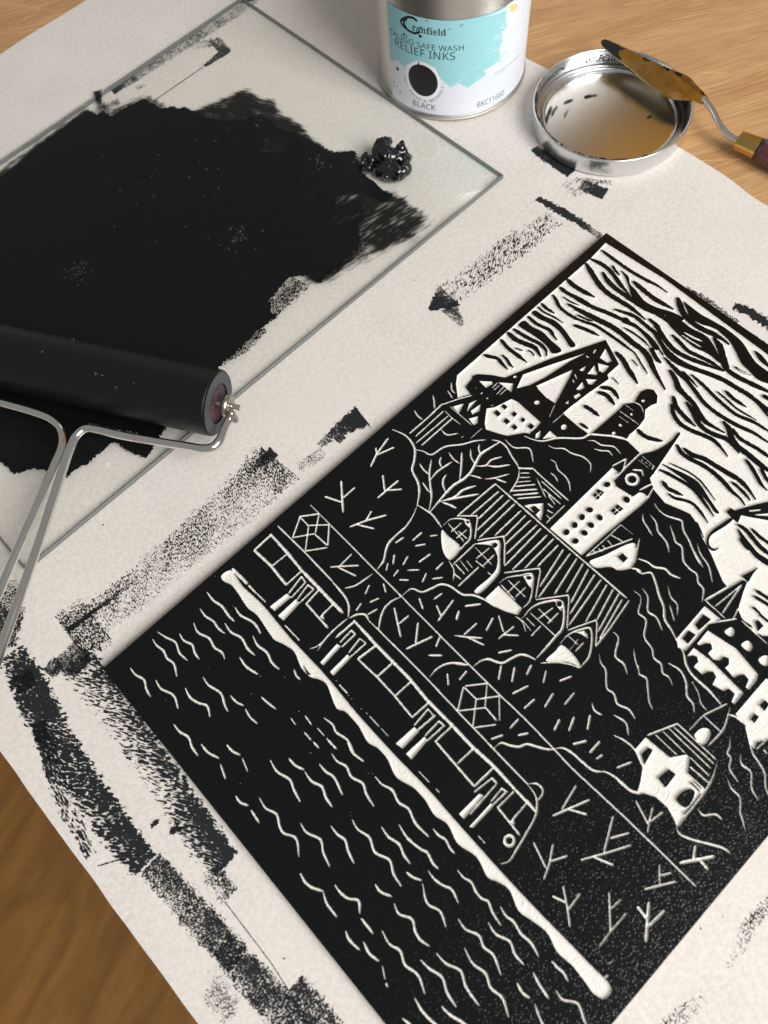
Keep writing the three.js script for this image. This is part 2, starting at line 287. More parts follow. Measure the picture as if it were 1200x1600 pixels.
// the bright window on the right
{
  const w = thing('window', ...WINDOW.at); w.lookAt(...WINDOW.look);
  tag(w, 'bright daylight window at the right of the table', 'window');
  const pane = new THREE.MeshStandardMaterial({ color: 0x222222, emissive: new THREE.Color(1, 0.98, 0.95), emissiveIntensity: 1.6 }), white = new THREE.MeshStandardMaterial({ color: new THREE.Color(0.75, 0.75, 0.73), roughness: 0.5 });
  const hw = WINDOW.w / 2, hh = WINDOW.h / 2;
  for (const sx of [-1, 1]) for (const sy of [-1, 1]) part('pane', new THREE.PlaneGeometry(hw - 0.02, hh - 0.02).translate(sx * hw / 2, sy * hh / 2, -0.03), pane, w);
  const bars = [[0, hh + 0.03, WINDOW.w + 0.12, 0.06], [0, -hh - 0.03, WINDOW.w + 0.12, 0.06], [hw + 0.03, 0, 0.06, WINDOW.h], [-hw - 0.03, 0, 0.06, WINDOW.h], [0, 0, 0.03, WINDOW.h]].map(([x, y, a, b]) => new THREE.BoxGeometry(a, b, 0.05).translate(x, y, -0.045));
  part('window_frame', mergeGeometries(bars), white, w);
}
// ---------------------------------------------------------------- the lino block: an A4 sheet whose carved grooves are real relief
const LINO_TOP = 0.0036, LW = 0.210, LH = 0.297, CELL = 0.0002;
const linoCorner = new THREE.Vector3(-0.1186, LINO_TOP, -0.0838), linoU = new THREE.Vector3(0.5655, 0, 0.8247), linoV = new THREE.Vector3(0.8247, 0, -0.5655);
const LNX = Math.round(LW / CELL) + 1, LNY = Math.round(LH / CELL) + 1;
const carve = document.createElement('canvas'); carve.width = LNX; carve.height = LNY;
const pen = carve.getContext('2d');
pen.fillStyle = '#000'; pen.fillRect(0, 0, LNX, LNY);
const linoUV = (px, py) => { const p = at(px, py, LINO_TOP).sub(linoCorner); return [p.dot(linoU) / CELL, p.dot(linoV) / CELL]; };
const wobble = random(77);
function smooth(p, closed) {
  if (p.length < 3) return p;
  const curve = new THREE.CatmullRomCurve3(p.map(([x, y]) => new THREE.Vector3(x, y, 0)), closed, 'centripetal');
  return curve.getPoints(p.length * 9).map((q) => [q.x, q.y]);
}
function area(p) { pen.beginPath(); p.forEach(([x, y], i) => (i ? pen.lineTo(x, y) : pen.moveTo(x, y))); pen.closePath(); pen.fill(); }
function gouge(p, w, profile) {
  let total = 0; const at0 = [0];
  for (let i = 1; i < p.length; i++) at0.push(total += Math.hypot(p[i][0] - p[i - 1][0], p[i][1] - p[i - 1][1]));
  const ph = wobble() * 100;
  for (let i = 1; i < p.length; i++) {
    const l = at0[i] - at0[i - 1], n = Math.max(1, Math.ceil(l / 0.7));
    for (let k = 0; k <= n; k++) {
      const t = k / n, s = (at0[i - 1] + t * l) / total, r = Math.max(0.55, w / 2 * profile(s) * (1 + 0.13 * n2(ph, (at0[i - 1] + t * l) / 9)));
      pen.beginPath(); pen.arc(mix(p[i - 1][0], p[i][0], t), mix(p[i - 1][1], p[i][1], t), r, 0, Math.PI * 2); pen.fill();
    }
  }
}
// Cuts as drawn on a patch of the photograph: its corner (ox, oy) and photo pixels per unit. Lower case: strokes (w white curve, l white line, k black ridge);
// capitals: areas (P / K cornered, Q / J curved) and dots (O white, D black, R ring).
function cuts(ox, oy, s, text) {
  for (const line of text.trim().split('\n')) {
    const m = /^\s*([a-zA-Z])(\d*)\s+(.*)$/.exec(line); if (!m) continue;
    const c = m[1], pts = m[3].trim().split(/\s+/).map((q) => q.split(',').map(Number)).map(([x, y]) => [ox + x * s, oy + y * s]);
    const mid = pts[pts.length >> 1], a = linoUV(...mid), b = linoUV(mid[0] + 1, mid[1]), d = linoUV(mid[0], mid[1] + 1);
    const unit = Math.sqrt(Math.abs((b[0] - a[0]) * (d[1] - a[1]) - (b[1] - a[1]) * (d[0] - a[0]))) * s, w = Number(m[2]) * unit, q = pts.map((p) => linoUV(...p));
    pen.fillStyle = 'kKJD'.includes(c) ? '#000' : '#fff';
    if ('PK'.includes(c)) area(q);
    else if ('QJ'.includes(c)) area(smooth(q, true));
    else if ('OD'.includes(c)) for (const p of q) { pen.beginPath(); pen.ellipse(p[0], p[1], w / 2 * 1.08, w / 2 * 0.9, wobble() * 3, 0, 7); pen.fill(); }
    else if (c === 'R') gouge(Array.from({ length: 25 }, (_, i) => { const t = i / 24 * Math.PI * 2; return [q[0][0] + Math.cos(t) * w, q[0][1] + Math.sin(t) * w * 1.05]; }), 22 * unit, () => 1);
    else if (c === 'w') gouge(smooth(q), w * 0.76, (t) => Math.min(1, 0.38 + t * 2.2, 0.5 + (1 - t) * 3));
    else if (c === 'k') gouge(smooth(q), w * 1.06, (t) => Math.min(1, 0.55 + t * 4, 0.24 + (1 - t) * 2.8));
    else gouge(q, w * 0.78, (t) => Math.min(1, 0.65 + t * 4, 0.75 + (1 - t) * 5));
  }
}
// the cleared sky
cuts(0, 0, 1, `
P 947,379 1040,436 1138,508 1200,553 1300,622 1560,808 1500,880 1420,960 1330,1040 1230,1000 1200,962 1165,905 1137,917 1130,908 1112,866 1098,840 1090,818 1079,803 1064,796 1040,786 1023,766 1002,709 980,688 944,680 922,679 900,664 882,649 884,642 868,630 854,621 840,606 820,612 802,620 770,634 758,632 736,616 716,622 713,600 715,586 788,522 846,471 924,403
`);
cuts(700, 370, 0.2, `
k24 285,922 330,935 390,950 430,995 470,1035
k18 430,925 465,960 490,1000 515,1020
k26 420,805 470,865 540,920 620,980
k34 475,750 530,800 610,835 680,865 730,935
k26 520,722 570,755 650,800 720,835 770,890 775,930
J 555,690 600,655 660,700 740,740 800,800 890,890 820,910 790,870 740,820 680,775 600,725
k24 630,622 690,675 750,705 800,730 830,775 855,805
J 660,595 680,575 760,620 840,655 910,720 960,790 1000,850 965,862 920,800 870,735 790,675 715,640
k13 705,545 750,585 830,625 905,672
k20 735,520 770,555 835,597
k22 825,455 850,495 875,545 940,600 1010,640 1090,670
k28 880,395 930,435 1020,480 1110,520
k32 940,335 980,375 1060,425 1150,470
k10 905,470 960,505 1030,535
k20 940,525 1010,560 1090,590
k14 1015,610 1080,640 1140,660
k24 990,690 1060,715 1130,745 1185,772
k10 535,870 590,890
k10 630,885 660,905 680,930
`);
cuts(900, 370, 0.2, `
k24 205,105 300,175 420,260 540,330 630,375 720,435
k28 125,175 190,205 250,245 300,300 350,370 425,458
k36 85,212 120,270 160,335 200,390 260,445 330,490 420,545 480,590 545,645
k34 215,280 250,340 310,400 380,450 460,505 540,555 640,600 700,640 780,700 830,760
k16 290,225 310,260 345,300
J 355,262 415,312 425,365 470,415 540,500 620,545 760,590 850,640 820,655 700,612 560,560 470,510 435,455 415,380 385,310
k34 455,350 500,390 560,440 620,485 690,525 765,565
k40 800,480 820,540 840,590 880,640 940,690 1010,730 1080,760 1150,800 1200,840
J 845,505 900,545 980,605 1080,660 1200,740 1200,800 1140,745 1060,705 980,680 900,630 870,570
k30 0,480 60,510 150,555 230,585 300,615 370,650 430,690
k40 0,563 80,600 180,650 280,700 380,770 450,830 520,880 570,940 600,1010 630,1070 700,1190
k22 0,634 60,660 150,690 260,760 340,815 400,860 460,905 490,945
k10 480,930 520,1000 565,1070
k28 310,567 380,590 460,620 560,700 620,750 650,800 690,860 760,930 850,990 1000,1055 1200,1150
k34 580,645 630,690 670,760 720,830 780,890 870,940 1000,990 1160,1050
J 350,640 400,630 430,660 470,680 520,720 580,770 640,840 660,880 620,880 560,800 480,720 420,690 370,670
k14 380,710 450,750 520,800 580,860
k30 590,870 610,910 640,960 670,985
k10 655,880 690,930
k13 690,940 740,1000 800,1070 860,1120 940,1190
k32 745,1050 780,1110 800,1180 840,1240
k28 760,770 820,830 880,890 960,930 1060,980 1160,1045
J 700,615 820,650 900,710 1000,760 1040,790 1080,850 1110,910 1130,985 1060,930 1000,895 940,870 860,810 780,740 720,670
w20 850,745 920,785 990,815
w16 830,765 900,812 985,862
k34 1085,800 1130,850 1150,910 1170,970 1200,1020
k9 830,1050 880,1100 960,1175
k9 910,1080 970,1130 1020,1180
k34 320,905 370,960 410,1030 450,1090 485,1145
k7 290,1100 340,1150
k8 445,960 490,1010
`);
cuts(960, 500, 0.2, `
J 740,5 850,55 900,85 1000,170 1060,260 1110,330 1200,400 1260,440 1260,500 1180,488 1120,460 1060,400 1000,340 950,240 900,160 830,95
k36 785,140 830,230 850,320 880,380 960,440 1060,490 1200,555 1300,600
k15 945,365 1000,400 1075,430
w12 960,375 1010,405 1070,425
k34 380,210 420,270 500,330 600,372 720,412 860,470 960,530 1060,590 1130,650 1200,740 1260,800
k36 440,395 480,460 510,530 560,590 620,650 660,720 710,790 790,840 865,880
k28 400,300 470,370 560,460 640,560 700,640 780,710 870,770 980,830 1090,880 1200,950 1300,990
k11 540,400 600,460 655,525
k25 610,430 700,510 790,600 880,680 960,740 1100,800 1200,862 1300,910
k14 810,560 880,620 960,690 1120,785
k24 875,555 930,610 1035,680
k32 1075,600 1150,660 1200,700 1290,760
k28 1170,590 1210,615 1280,640
J 1100,238 1150,270 1200,330 1230,380 1140,315
k30 450,660 470,740 520,810 600,860 700,900 780,940 840,1000 890,1065
k32 465,600 490,680 540,740 590,790 640,830
k34 570,645 620,720 660,800 720,860 800,900 880,930 980,1040
k40 860,800 900,850 920,920 970,990 1050,1050 1120,1110 1200,1170 1280,1230
k26 930,850 980,920 1060,970 1130,1010 1200,1060 1300,1120
k20 1230,690 1300,740 1400,830
k30 1240,930 1350,1000 1450,1080
`);
cuts(980, 660, 0.18333, `
k34 430,195 470,260 540,310 640,360 730,420 820,500 900,590 970,650 1010,705
k38 490,225 560,275 660,310 760,370 860,430 960,490 1030,560 1100,655
J 300,352 400,395 500,440 600,500 650,560 700,640 760,730 790,775 760,770 700,690 640,620 580,560 480,480 380,410
k12 375,350 450,385 540,430 620,490 680,560 740,640 760,665
k28 285,405 360,440 450,490 540,545 600,600 660,680 745,800
k30 310,505 350,560 410,590 480,622
k22 360,610 410,645 480,660 560,690 620,750 695,855
k8 600,850 630,920 660,985
k24 900,510 960,560 1010,610 1055,665
k28 1020,320 1070,390 1110,460 1150,530 1200,580
k24 1145,385 1170,440 1200,490 1280,560
k32 950,870 1020,920 1080,990 1140,1060 1200,1110 1290,1160
J 950,905 1000,965 1060,1040 1120,1110 1230,1190 1230,1230 1110,1160 1040,1080 980,1000
k26 1070,910 1130,970 1200,1020 1300,1080
k20 970,990 1000,1040 1040,1090
K 850,760 890,728 920,752 1000,728 1100,700 1200,678 1330,640 1330,850 1200,832 1060,808 975,790 950,855 900,820
P 1040,750 1150,738 1140,754 1050,762
P 1090,785 1230,772 1230,800 1100,792
J 905,825 890,815 800,870 720,930 685,990 690,1060 740,1095 790,1072 745,1078 708,1050 702,1000 722,962 762,932 842,882
`);
// the harbour crane
cuts(630, 540, 0.2, `
K 490,320 540,260 545,235 590,222 700,230 800,250 1150,104 1585,-45 1690,145 1600,225 1250,540 1180,560 1180,490 1270,430 900,395 800,430 720,460 660,470 620,450 560,410 530,380 500,340
P 595,275 700,280 705,300 650,330
P 745,285 865,295 850,365 800,325
l10 700,330 740,290
l10 715,345 760,305
l10 735,380 790,320
l10 760,385 815,335
O24 878,244
O16 617,372 662,412
O9 570,331
`);
cuts(700, 370, 0.2, `
P 560,1140 590,1075 800,1000 1095,902 960,970 760,1100 640,1160 540,1185
P 690,1165 980,1035 920,1180 870,1275 830,1240 740,1200
`);
cuts(900, 370, 0.2, `
P 190,945 235,870 285,970 250,985
P 175,985 265,1010 215,1070 185,1055
P 90,1075 150,1000 165,1075
P 80,1105 165,1120 140,1150 100,1160 85,1130
P 30,1040 85,1005 60,1060
P 5,1195 70,1130 70,1190 20,1200
w15 140,910 160,880
w13 85,930 105,945
`);
cuts(820, 580, 0.2, `
P 100,132 200,80 370,5 330,90 240,250 170,205
K 0,165 100,135 170,205 240,250 300,330 420,430 500,490 200,520 0,500
K 330,90 380,0 640,0 660,60 500,170 320,310 240,370 200,340 245,250
P 405,140 455,80 470,130 430,150
P 385,195 430,170 445,190 400,220
P 320,250 350,225 345,260
P 480,60 570,65 530,105 500,100
P 490,20 510,0 570,0 570,30
P 590,-5 640,-5 610,15
w14 395,20 410,60
w14 380,65 390,90
l8 195,360 240,260
l9 220,405 380,265 460,215
O46 310,437
O40 100,245
P 140,530 200,465 260,515
k28 600,125 680,140 740,215
k30 580,165 640,185 705,262
k28 470,270 520,300 585,350
k20 440,410 500,450
K 520,490 740,300 780,255 860,245 880,205 910,160 960,138 1010,145 1040,190 1035,250 990,265 945,300 940,370 900,425 820,500 800,530 640,505
w11 780,245 850,240 910,270 935,330
l9 745,310 895,415
l7 780,255 855,310
l7 740,350 815,405
O26 930,232 752,423
O22 838,338
O30 700,485
l10 820,500 885,455
k32 890,460 930,500 1000,530 1080,545
`);
cuts(630, 540, 0.2, `
l13 310,460 440,415 540,388
P 390,475 480,450 440,530
P 500,520 520,450 585,420
P 530,510 610,455 600,510 545,540
P 515,570 590,550 585,605 555,622
l9 370,475 540,620
l9 330,510 380,560 450,615
l17 55,685 200,560 310,455
l14 100,710 320,510
l14 105,760 355,550
l16 150,778 390,565
w15 300,655 345,695 435,685
w10 455,720 475,705
w14 235,385 245,430 250,495
w14 90,505 120,550 155,580
w13 380,285 385,345 410,375
w13 350,350 390,410
l9 530,725 620,645
w17 100,812 160,825 220,852 330,790 470,770 560,745 650,735
w17 695,735 760,750 810,790 850,860 890,920 912,960
w15 912,960 905,1030 870,1100 835,1150
P 655,490 720,480 850,415 900,440 1080,600 1045,640 990,690 960,680 900,690 820,705 760,690 650,655 640,610
K 770,475 790,455 820,478 797,500
K 712,525 735,502 768,530 743,555
K 850,535 872,512 895,535 870,558
K 785,590 810,565 840,592 815,615
K 920,580 940,560 960,580 938,600
K 848,635 872,612 900,640 875,660
K 975,630 1000,605 1030,630 1005,655
P 1040,690 1080,660 1070,720 1035,725
w15 800,735 870,795 990,805 1020,910
`);
// hill outlines, the church and its roofs
cuts(820, 580, 0.2, `
w20 0,505 60,530 140,545 260,522 460,520 510,495 620,500 720,510 800,535 860,575 910,640
w15 190,580 230,600 310,605 370,640 450,665 490,690 520,730 515,790
w15 205,690 240,710 265,770 320,820 350,870 360,940
w13 205,795 240,820 262,860
w15 495,540 550,545 600,575 700,590 755,645
w14 545,605 600,620 660,625 690,660
K 1212,475 1220,490 1010,800 960,860 850,975 710,860 810,760 910,655 960,625 1100,560
P 815,530 870,480 900,500 960,535 1080,560 1200,475 1100,562 930,645 870,590
l17 705,845 800,745 905,645
w34 920,640 1000,612 1100,560 1190,480
P 690,750 730,785 700,840 720,900 850,980 900,945 960,960 985,980 900,1060 640,1270 450,1440 200,1230 460,975
l15 690,740 795,685 775,775
R42 845,845
l17 850,770 920,775 930,815
l8 920,660 1015,745
l7 890,690 975,760
l14 1015,740 1000,765
l8 915,690 930,703
l8 945,710 960,722
l8 975,730 988,742
w20 900,930 1000,880
K 915,935 1000,898 962,978
w16 1010,910 972,978
D48 648,885 512,1083 452,1140 590,1143 395,1202 522,1202 330,1258 470,1263 400,1327
D52 800,1003
K 575,920 625,945 575,1005 535,970
l10 555,940 600,985
l10 555,985 605,945
K 730,1040 775,1075 710,1125 675,1090
l10 705,1065 750,1105
l10 695,1110 750,1065
l8 735,790 705,835
`);
cuts(980, 660, 0.18333, `
w20 235,690 270,740 330,790 400,815 470,840 480,890 490,930 530,1000 570,1090 620,1170 640,1200
w18 135,775 145,840 185,905 220,965
w20 200,785 250,850 270,930 310,980 345,1030 362,1108
w20 370,880 400,960 420,1020 470,1060 480,1130 490,1200
`);
cuts(960, 840, 0.2, `
w23 160,235 215,280 290,275 330,360 355,450 390,540 400,640 450,720 490,800
w22 190,165 260,190 320,230 400,245 450,290 520,318
w19 470,0 480,30 530,70 545,180 590,240 650,290 660,350 700,400 690,505
w17 580,0 620,100 660,180 700,232
w17 650,45 680,130 740,220 770,350
w18 155,415 205,455 210,500 195,590 250,640 240,780 300,870 315,940 370,990 385,1060 430,1090 460,1155
w18 225,400 265,460 270,580 330,620 380,725
w15 420,375 450,470 495,520 495,605
w15 435,520 475,655
w21 425,980 520,1040 565,1130 575,1240 620,1300 630,1370
w24 490,800 545,900 570,1000 620,1080 740,1190 840,1305
P 490,790 710,535 840,640 730,680 560,880 500,860
K 635,680 700,600 760,640 665,725
K 535,790 585,725 640,760 580,830
l17 555,885 740,670 960,635
l13 715,490 870,630
l22 715,490 1010,320
l14 790,540 1000,370
l17 850,590 1000,370
l15 935,635 970,560
l14 970,290 1050,350
P 1040,350 1090,300 1200,240 1400,300 1350,800 1200,770 1140,770 1110,745 1060,690 1000,630 970,560 1010,430
K 1000,300 1130,235 1090,280 1050,350
K 1080,670 1130,645 1170,690 1120,740
k24 1115,415 1200,470 1300,530
k24 1100,460 1200,520 1300,580
k18 1090,545 1150,600
k18 1140,600 1200,650 1290,700
l12 1000,650 1200,830
K 1000,640 1300,880 1200,1000 1100,700
Q 865,740 920,700 945,735 920,775
Q 995,840 1050,805 1085,850 1060,890
Q 1130,955 1180,920 1210,930 1205,1000 1160,995
P 1040,640 1100,640 1140,770 1120,750
l12 1000,650 1200,830
P 650,830 735,725 960,870 1130,1070 1120,1110 1060,1190 1030,1170 1055,1110 1020,1070 980,1075 940,1095 870,1020 900,990 900,945 860,930 830,960 780,955 735,905 770,870 760,830 720,825 670,845
P 570,930 625,860 760,960 900,1100 1015,1215 945,1305 920,1285 945,1220 900,1180 860,1200 770,1150 800,1090 780,1050 740,1045 690,1070 625,1010 660,970 650,930 620,920
`);
// the cottage, the small chapel and the right-hand building
cuts(960, 1040, 0.2, `
P 950,380 1190,100 1320,150 1300,560 1120,600 1100,660 1060,600 1040,520 1030,470
K 1070,420 1100,375 1135,400 1100,450
K 1140,310 1180,270 1215,300 1180,355
l15 1115,655 1260,520
w18 1170,655 1200,690
w17 890,380 960,405 1010,450
w20 1030,480 1060,590 1090,690 1130,750 1180,840 1190,960 1240,1060
l14 590,505 700,390
l17 700,390 885,300
l15 615,130 620,135
w19 910,320 890,400 855,500 735,630
l13 705,395 830,510
Q 630,550 690,490 750,500 755,550 700,620
l19 265,545 500,455
l14 500,455 800,735
w21 810,740 775,870 720,975 560,1180 500,1262
l14 470,480 785,770
l13 430,490 760,805
l13 385,515 560,685
l13 325,540 495,700
l14 600,720 750,865
l14 595,790 740,915
P 170,650 250,560 440,720 570,695 595,720 580,840 715,965 560,1150 515,1250 490,1255 470,1200 420,1110 330,1030 240,1000 180,1010 210,900 225,800 190,690
K 345,880 430,810 485,850 405,955
J 490,1050 540,985 600,965 630,985 620,1040 560,1110
K 215,690 270,640 305,660 240,775
k10 605,915 680,990
k9 630,905 690,965
w18 0,220 30,300 120,345 170,420
w18 0,385 95,450 115,545
w17 0,545 90,590 170,665 215,770
w17 195,0 200,65 255,100 265,170 280,290 305,345
w13 610,130 660,210 680,290 730,355
w18 910,550 905,640 890,690 915,720 905,800 975,915
w19 990,680 1000,770 1070,830 1080,960 1130,1055
w19 885,875 920,960 985,1030 990,1150 1010,1215 1030,1300
w19 660,1125 700,1170 800,1165 850,1205
l19 25,800 140,755
w19 0,865 70,930 140,985 190,1000
`);
cuts(900, 1250, 0.25, `
w18 630,165 650,210 720,245 850,280 930,305 970,335
l25 460,640 442,885
l23 390,670 450,745
l23 460,790 555,695
l25 655,395 865,355
l21 750,290 740,365
l22 775,370 830,435
w16 180,1120 205,1095
`);
// the tree, the long roof and its five gables
cuts(640, 690, 0.2, `
w26 160,555 230,470 290,400 350,340 430,290 480,240 520,170 560,100 640,45 705,5
w19 155,545 175,430 165,330 160,240 175,140
w19 165,300 220,235 270,200 335,158
w16 80,172 120,225 155,255
w16 105,318 140,370 160,395
w16 250,118 240,160 255,200
w19 285,395 265,330 270,290 290,258
w19 395,300 405,230 410,150 412,85
w15 310,85 350,140 395,170
w15 480,55 485,120 510,165
w17 550,20 545,60 558,95
w19 515,190 600,185 640,145 725,118
w19 600,185 680,195 790,180
w15 475,262 530,275 570,288
w15 590,292 660,285 785,252
w17 670,287 760,320
w23 240,470 360,430 420,380 520,345
w21 280,460 400,435 545,410
w21 260,475 320,495 370,520
w17 65,495 130,535 180,570 220,620 255,670
l18 855,208 970,210
l11 870,245 940,245
l11 865,280 945,278
l11 850,315 950,308
l15 830,350 985,335
l17 800,385 1000,372
l17 815,418 1010,402
l15 850,445 1030,430
P 900,500 940,490 1050,480 1045,560 1030,620 980,560
K 950,520 980,500 1025,535 990,570
l18 385,575 675,330
l17 675,330 1200,790 1700,1222
l17 490,570 700,390
l17 540,605 735,420
l17 535,690 785,455
l17 550,750 825,488
l17 670,735 875,540
l17 750,740 910,578
l17 755,800 950,615
l17 760,880 1000,652
l17 750,970 1030,680
l17 810,1000 1080,730
l17 905,990 1130,760
l17 1005,975 1165,810
l15 375,580 530,580 535,600 515,760
Q 258,690 310,740 400,820 385,870 320,925 275,880 252,780
w17 265,655 330,605 440,610 475,640 475,760 430,810 320,925
l11 305,640 430,780
l13 330,705 410,635
l13 370,755 450,690
l12 385,700 455,760
P 430,612 475,608 478,680 440,645
D20 460,630
l16 535,770 740,740 748,800 745,960
Q 510,800 600,780 705,775 712,900 710,1010 690,1050 540,1190 510,1172 640,1050 682,990 690,900 650,820 590,805
D40 670,810
l15 345,960 515,800
w9 515,825 560,870 650,965
l13 525,915 630,830
l14 580,970 665,885
l11 520,930 590,985
l13 365,960 435,1035
l9 400,930 465,1015
l9 450,930 495,985
l16 385,1130 545,980
l11 615,1020 650,1050
l13 350,1030 405,1075
w13 310,930 350,1000 345,1085
`);
cuts(800, 740, 0.2, `
l15 170,-40 210,0 445,210
w13 195,30 270,190
l12 235,60 390,195
l12 250,120 385,240
l12 290,170 340,240
l12 285,235 325,265
l11 280,285 325,310
l11 275,325 300,350
l12 270,390 415,250
l17 225,880 405,595
l17 215,965 460,625
l17 335,945 510,665
l17 430,930 560,705
l17 465,1010 600,750
l17 460,1095 650,790
l17 450,1185 700,830
l17 580,1160 745,870
l17 670,1140 795,905
l17 680,1230 840,940
l17 690,1290 865,985
l17 920,990 770,1210 660,1350
l16 585,645 945,510
l11 590,640 855,400
l7 855,400 950,475
l11 640,600 665,620
l11 680,585 710,610
l11 710,560 740,590
l11 750,520 785,560
l11 780,480 865,527
l14 1000,510 965,695
Q 610,690 720,640 965,545 960,700 930,740 830,755 780,730 660,735
K 830,650 870,622 910,660 875,695
w16 930,738 1000,755 1020,785
`);
cuts(780, 860, 0.2, `
l15 45,175 320,140 325,170 290,370
P -105,375 0,275 185,455 150,505 60,480 -30,440
w15 0,260 60,215 170,195 260,185 265,290 240,400 190,450
P 190,200 265,185 260,300 230,270
D34 238,215
l11 75,235 210,365
l13 75,325 165,240
l13 130,365 210,290
l12 20,270 130,390
l15 290,385 545,350 550,380 535,610
w22 185,530 270,440 380,400 490,400 500,600 440,680 300,840
P 440,395 510,400 490,480 450,430
D44 475,418
l9 215,525 285,595
l11 250,490 440,665
l11 310,455 420,560
l15 310,535 425,450
l15 385,570 465,490
l15 255,670 330,590
l9 190,550 255,630
l15 540,625 760,545 770,570 760,750
Q 490,740 540,770 620,860 640,912 560,880 370,862 440,790
w19 480,730 545,660 640,620 715,610 710,820 640,915
P 600,640 690,625 700,690 640,652
D30 690,635
l9 545,670 625,740
l9 555,780 625,690
l13 600,790 665,720
l12 330,880 460,875 560,890 635,920
w11 130,515 180,550 215,640
l20 105,1025 125,915
l20 220,970 255,900
l17 350,1035 370,945
l20 480,1020 570,985
l20 110,1120 230,1060
l20 0,1010 20,905
l19 0,800 100,780
l16 0,510 40,640
l17 0,690 120,595
l17 40,660 155,665
w19 900,640 935,680 915,830 980,890 1005,965
w17 785,810 800,880 835,930 850,1080 900,1120 930,1200
w14 1055,770 1070,860 1100,950
`);
// the bushes and the young trees on the bank
cuts(700, 1000, 0.2, `
l20 490,690 555,620
l20 555,745 630,730
l20 345,775 430,745
l20 600,535 680,465
l20 760,525 825,420
l17 915,505 990,415
l22 835,705 875,625
l22 950,710 990,605
l22 1095,700 1115,590
l23 985,815 1085,790
l23 1115,880 1190,795
l20 1165,930 1210,900
l18 95,310 150,245
w20 0,190 50,180 100,190 160,195
w22 205,205 260,165 320,150 380,170 430,180 500,145 570,115 630,125 690,155
w22 360,850 420,805 490,825 560,835 620,815 700,835 780,855 840,855
w22 840,850 900,845 970,880 1050,950 1140,1020 1210,1032
l14 405,445 408,630
w16 1130,490 1150,550 1210,590
`);
cuts(480, 640, 0.2, `
w21 670,155 760,195 810,240 845,310 840,400 825,470 870,570 880,640 865,745
w17 865,745 830,830 770,920 700,980 640,1040 615,1110 600,1200
l20 500,445 545,350 635,225
l18 545,355 680,295
l16 540,300 550,350
l20 555,690 625,630 715,555
l18 610,635 595,515
l18 630,630 740,622
l20 285,800 278,700 270,560
l18 278,725 145,680
l18 285,690 375,610
l20 340,915 470,865 620,825
l18 465,865 505,795
l18 400,900 525,930
`);
cuts(540, 820, 0.2, `
w18 490,0 430,50 340,150 320,200 300,280 250,350
w17 220,380 150,430 80,475 0,495
w20 440,560 520,500 600,525 680,495 750,465 820,480 920,545 1000,550 1080,580 1170,640
w19 440,560 360,600 310,650 280,720 262,820
w18 660,1190 720,1125 800,1085 880,1080 960,1095
l18 600,60 530,120
l18 455,100 395,140
w15 660,88 725,80
l17 550,165 625,152
l17 385,235 375,305
l18 490,245 455,310
l18 665,230 580,290
l15 335,300 322,355
l18 765,295 712,350
l17 415,355 380,400
w18 485,355 580,352
l17 635,380 605,445
l17 425,430 497,432
w18 680,422 765,412
l17 190,470 158,540
l16 300,460 318,525
l17 195,605 262,575
l17 125,615 88,668
l17 180,700 250,660
l19 385,650 435,875
l18 420,775 495,712
l19 570,765 553,920
l21 480,970 680,875
l18 580,575 608,655
w18 690,585 760,535
l19 728,750 845,590
l17 715,630 750,710
l22 890,675 870,740
l20 940,635 1058,620
l20 1155,730 1105,825
l18 740,880 712,950
w21 650,1020 760,1022
w18 855,865 960,878 1075,885
l18 930,860 1030,770
l18 960,880 1085,940
l18 800,1165 808,1250
`);
cuts(700, 1180, 0.2, `
l22 825,475 950,420 1110,350
l20 895,425 1005,240
l21 950,425 1090,465
l18 675,685 770,880
l20 755,970 800,840 825,700
l20 810,830 935,790
`);
cuts(840, 1200, 0.2, `
w20 500,30 530,30 600,65 680,130 740,180 800,192
l20 345,720 530,670 735,605
l20 525,655 595,380
l20 575,550 720,510
l22 450,700 595,760
l18 775,260 870,440
l18 865,505 880,410 905,310
l18 885,420 985,345
l21 840,950 1085,890
l18 960,910 958,760
l18 970,840 1050,822
l20 205,925 240,1100 258,1240
l20 125,1005 220,1050
l20 245,1110 335,985
`);
cuts(740, 1360, 0.2, `
l19 985,600 1075,480 1195,340
l21 1065,175 1075,470
l18 1080,300 1155,230
`);
// the line of the embankment and the train
cuts(0, 0, 1, `
l3 486,789 628,932 732,1037 784,1088 820,1122 868,1172 894,1200 976,1276 1034,1332 1089,1386
l3 435,822 478,864 520,908
w4 518,906 542,936 546,948 545,964
l3 577,970 594,986 660,1052 724,1120 770,1168 826,1226
w4 824,1224 838,1244 840,1260 838,1274 820,1308 808,1328 796,1346 784,1350
l6 554,970 588,1007 642,1062 670,1096 706,1132 740,1168 772,1197 806,1234
l5 806,1234 825,1254 838,1268
w4 546,966 560,960 572,961 577,969
l4 423,835 450,863 472,891
l6 472,891 500,920 520,941 536,957
`);
cuts(380, 780, 0.2, `
l17 390,300 450,135 590,115
l14 450,140 515,210 490,400
l15 390,300 560,270
l15 515,205 670,200
l16 675,205 665,360
l15 565,275 660,360
l16 490,405 660,378
l15 595,120 568,265
l22 90,400 225,275
l22 225,280 345,420 460,555
l18 460,560 340,670
l24 90,400 220,520 340,670
l16 225,525 345,430
l18 360,735 460,605
l16 460,605 490,650 380,770
P 210,840 345,735 380,765 250,875
l16 420,790 510,670 555,705 440,815
P 275,910 415,780 445,815 320,950
l19 495,820 590,715
l20 495,815 665,1005
l18 720,810 615,910
P 600,920 630,905 640,945
l12 45,675 180,805
l12 330,985 445,1105
w17 580,1190 640,1100 715,1020 820,930
w13 520,1170 580,1150 640,1100
l16 685,530 755,525 850,430
l17 755,525 905,518
l16 750,535 885,600
`);
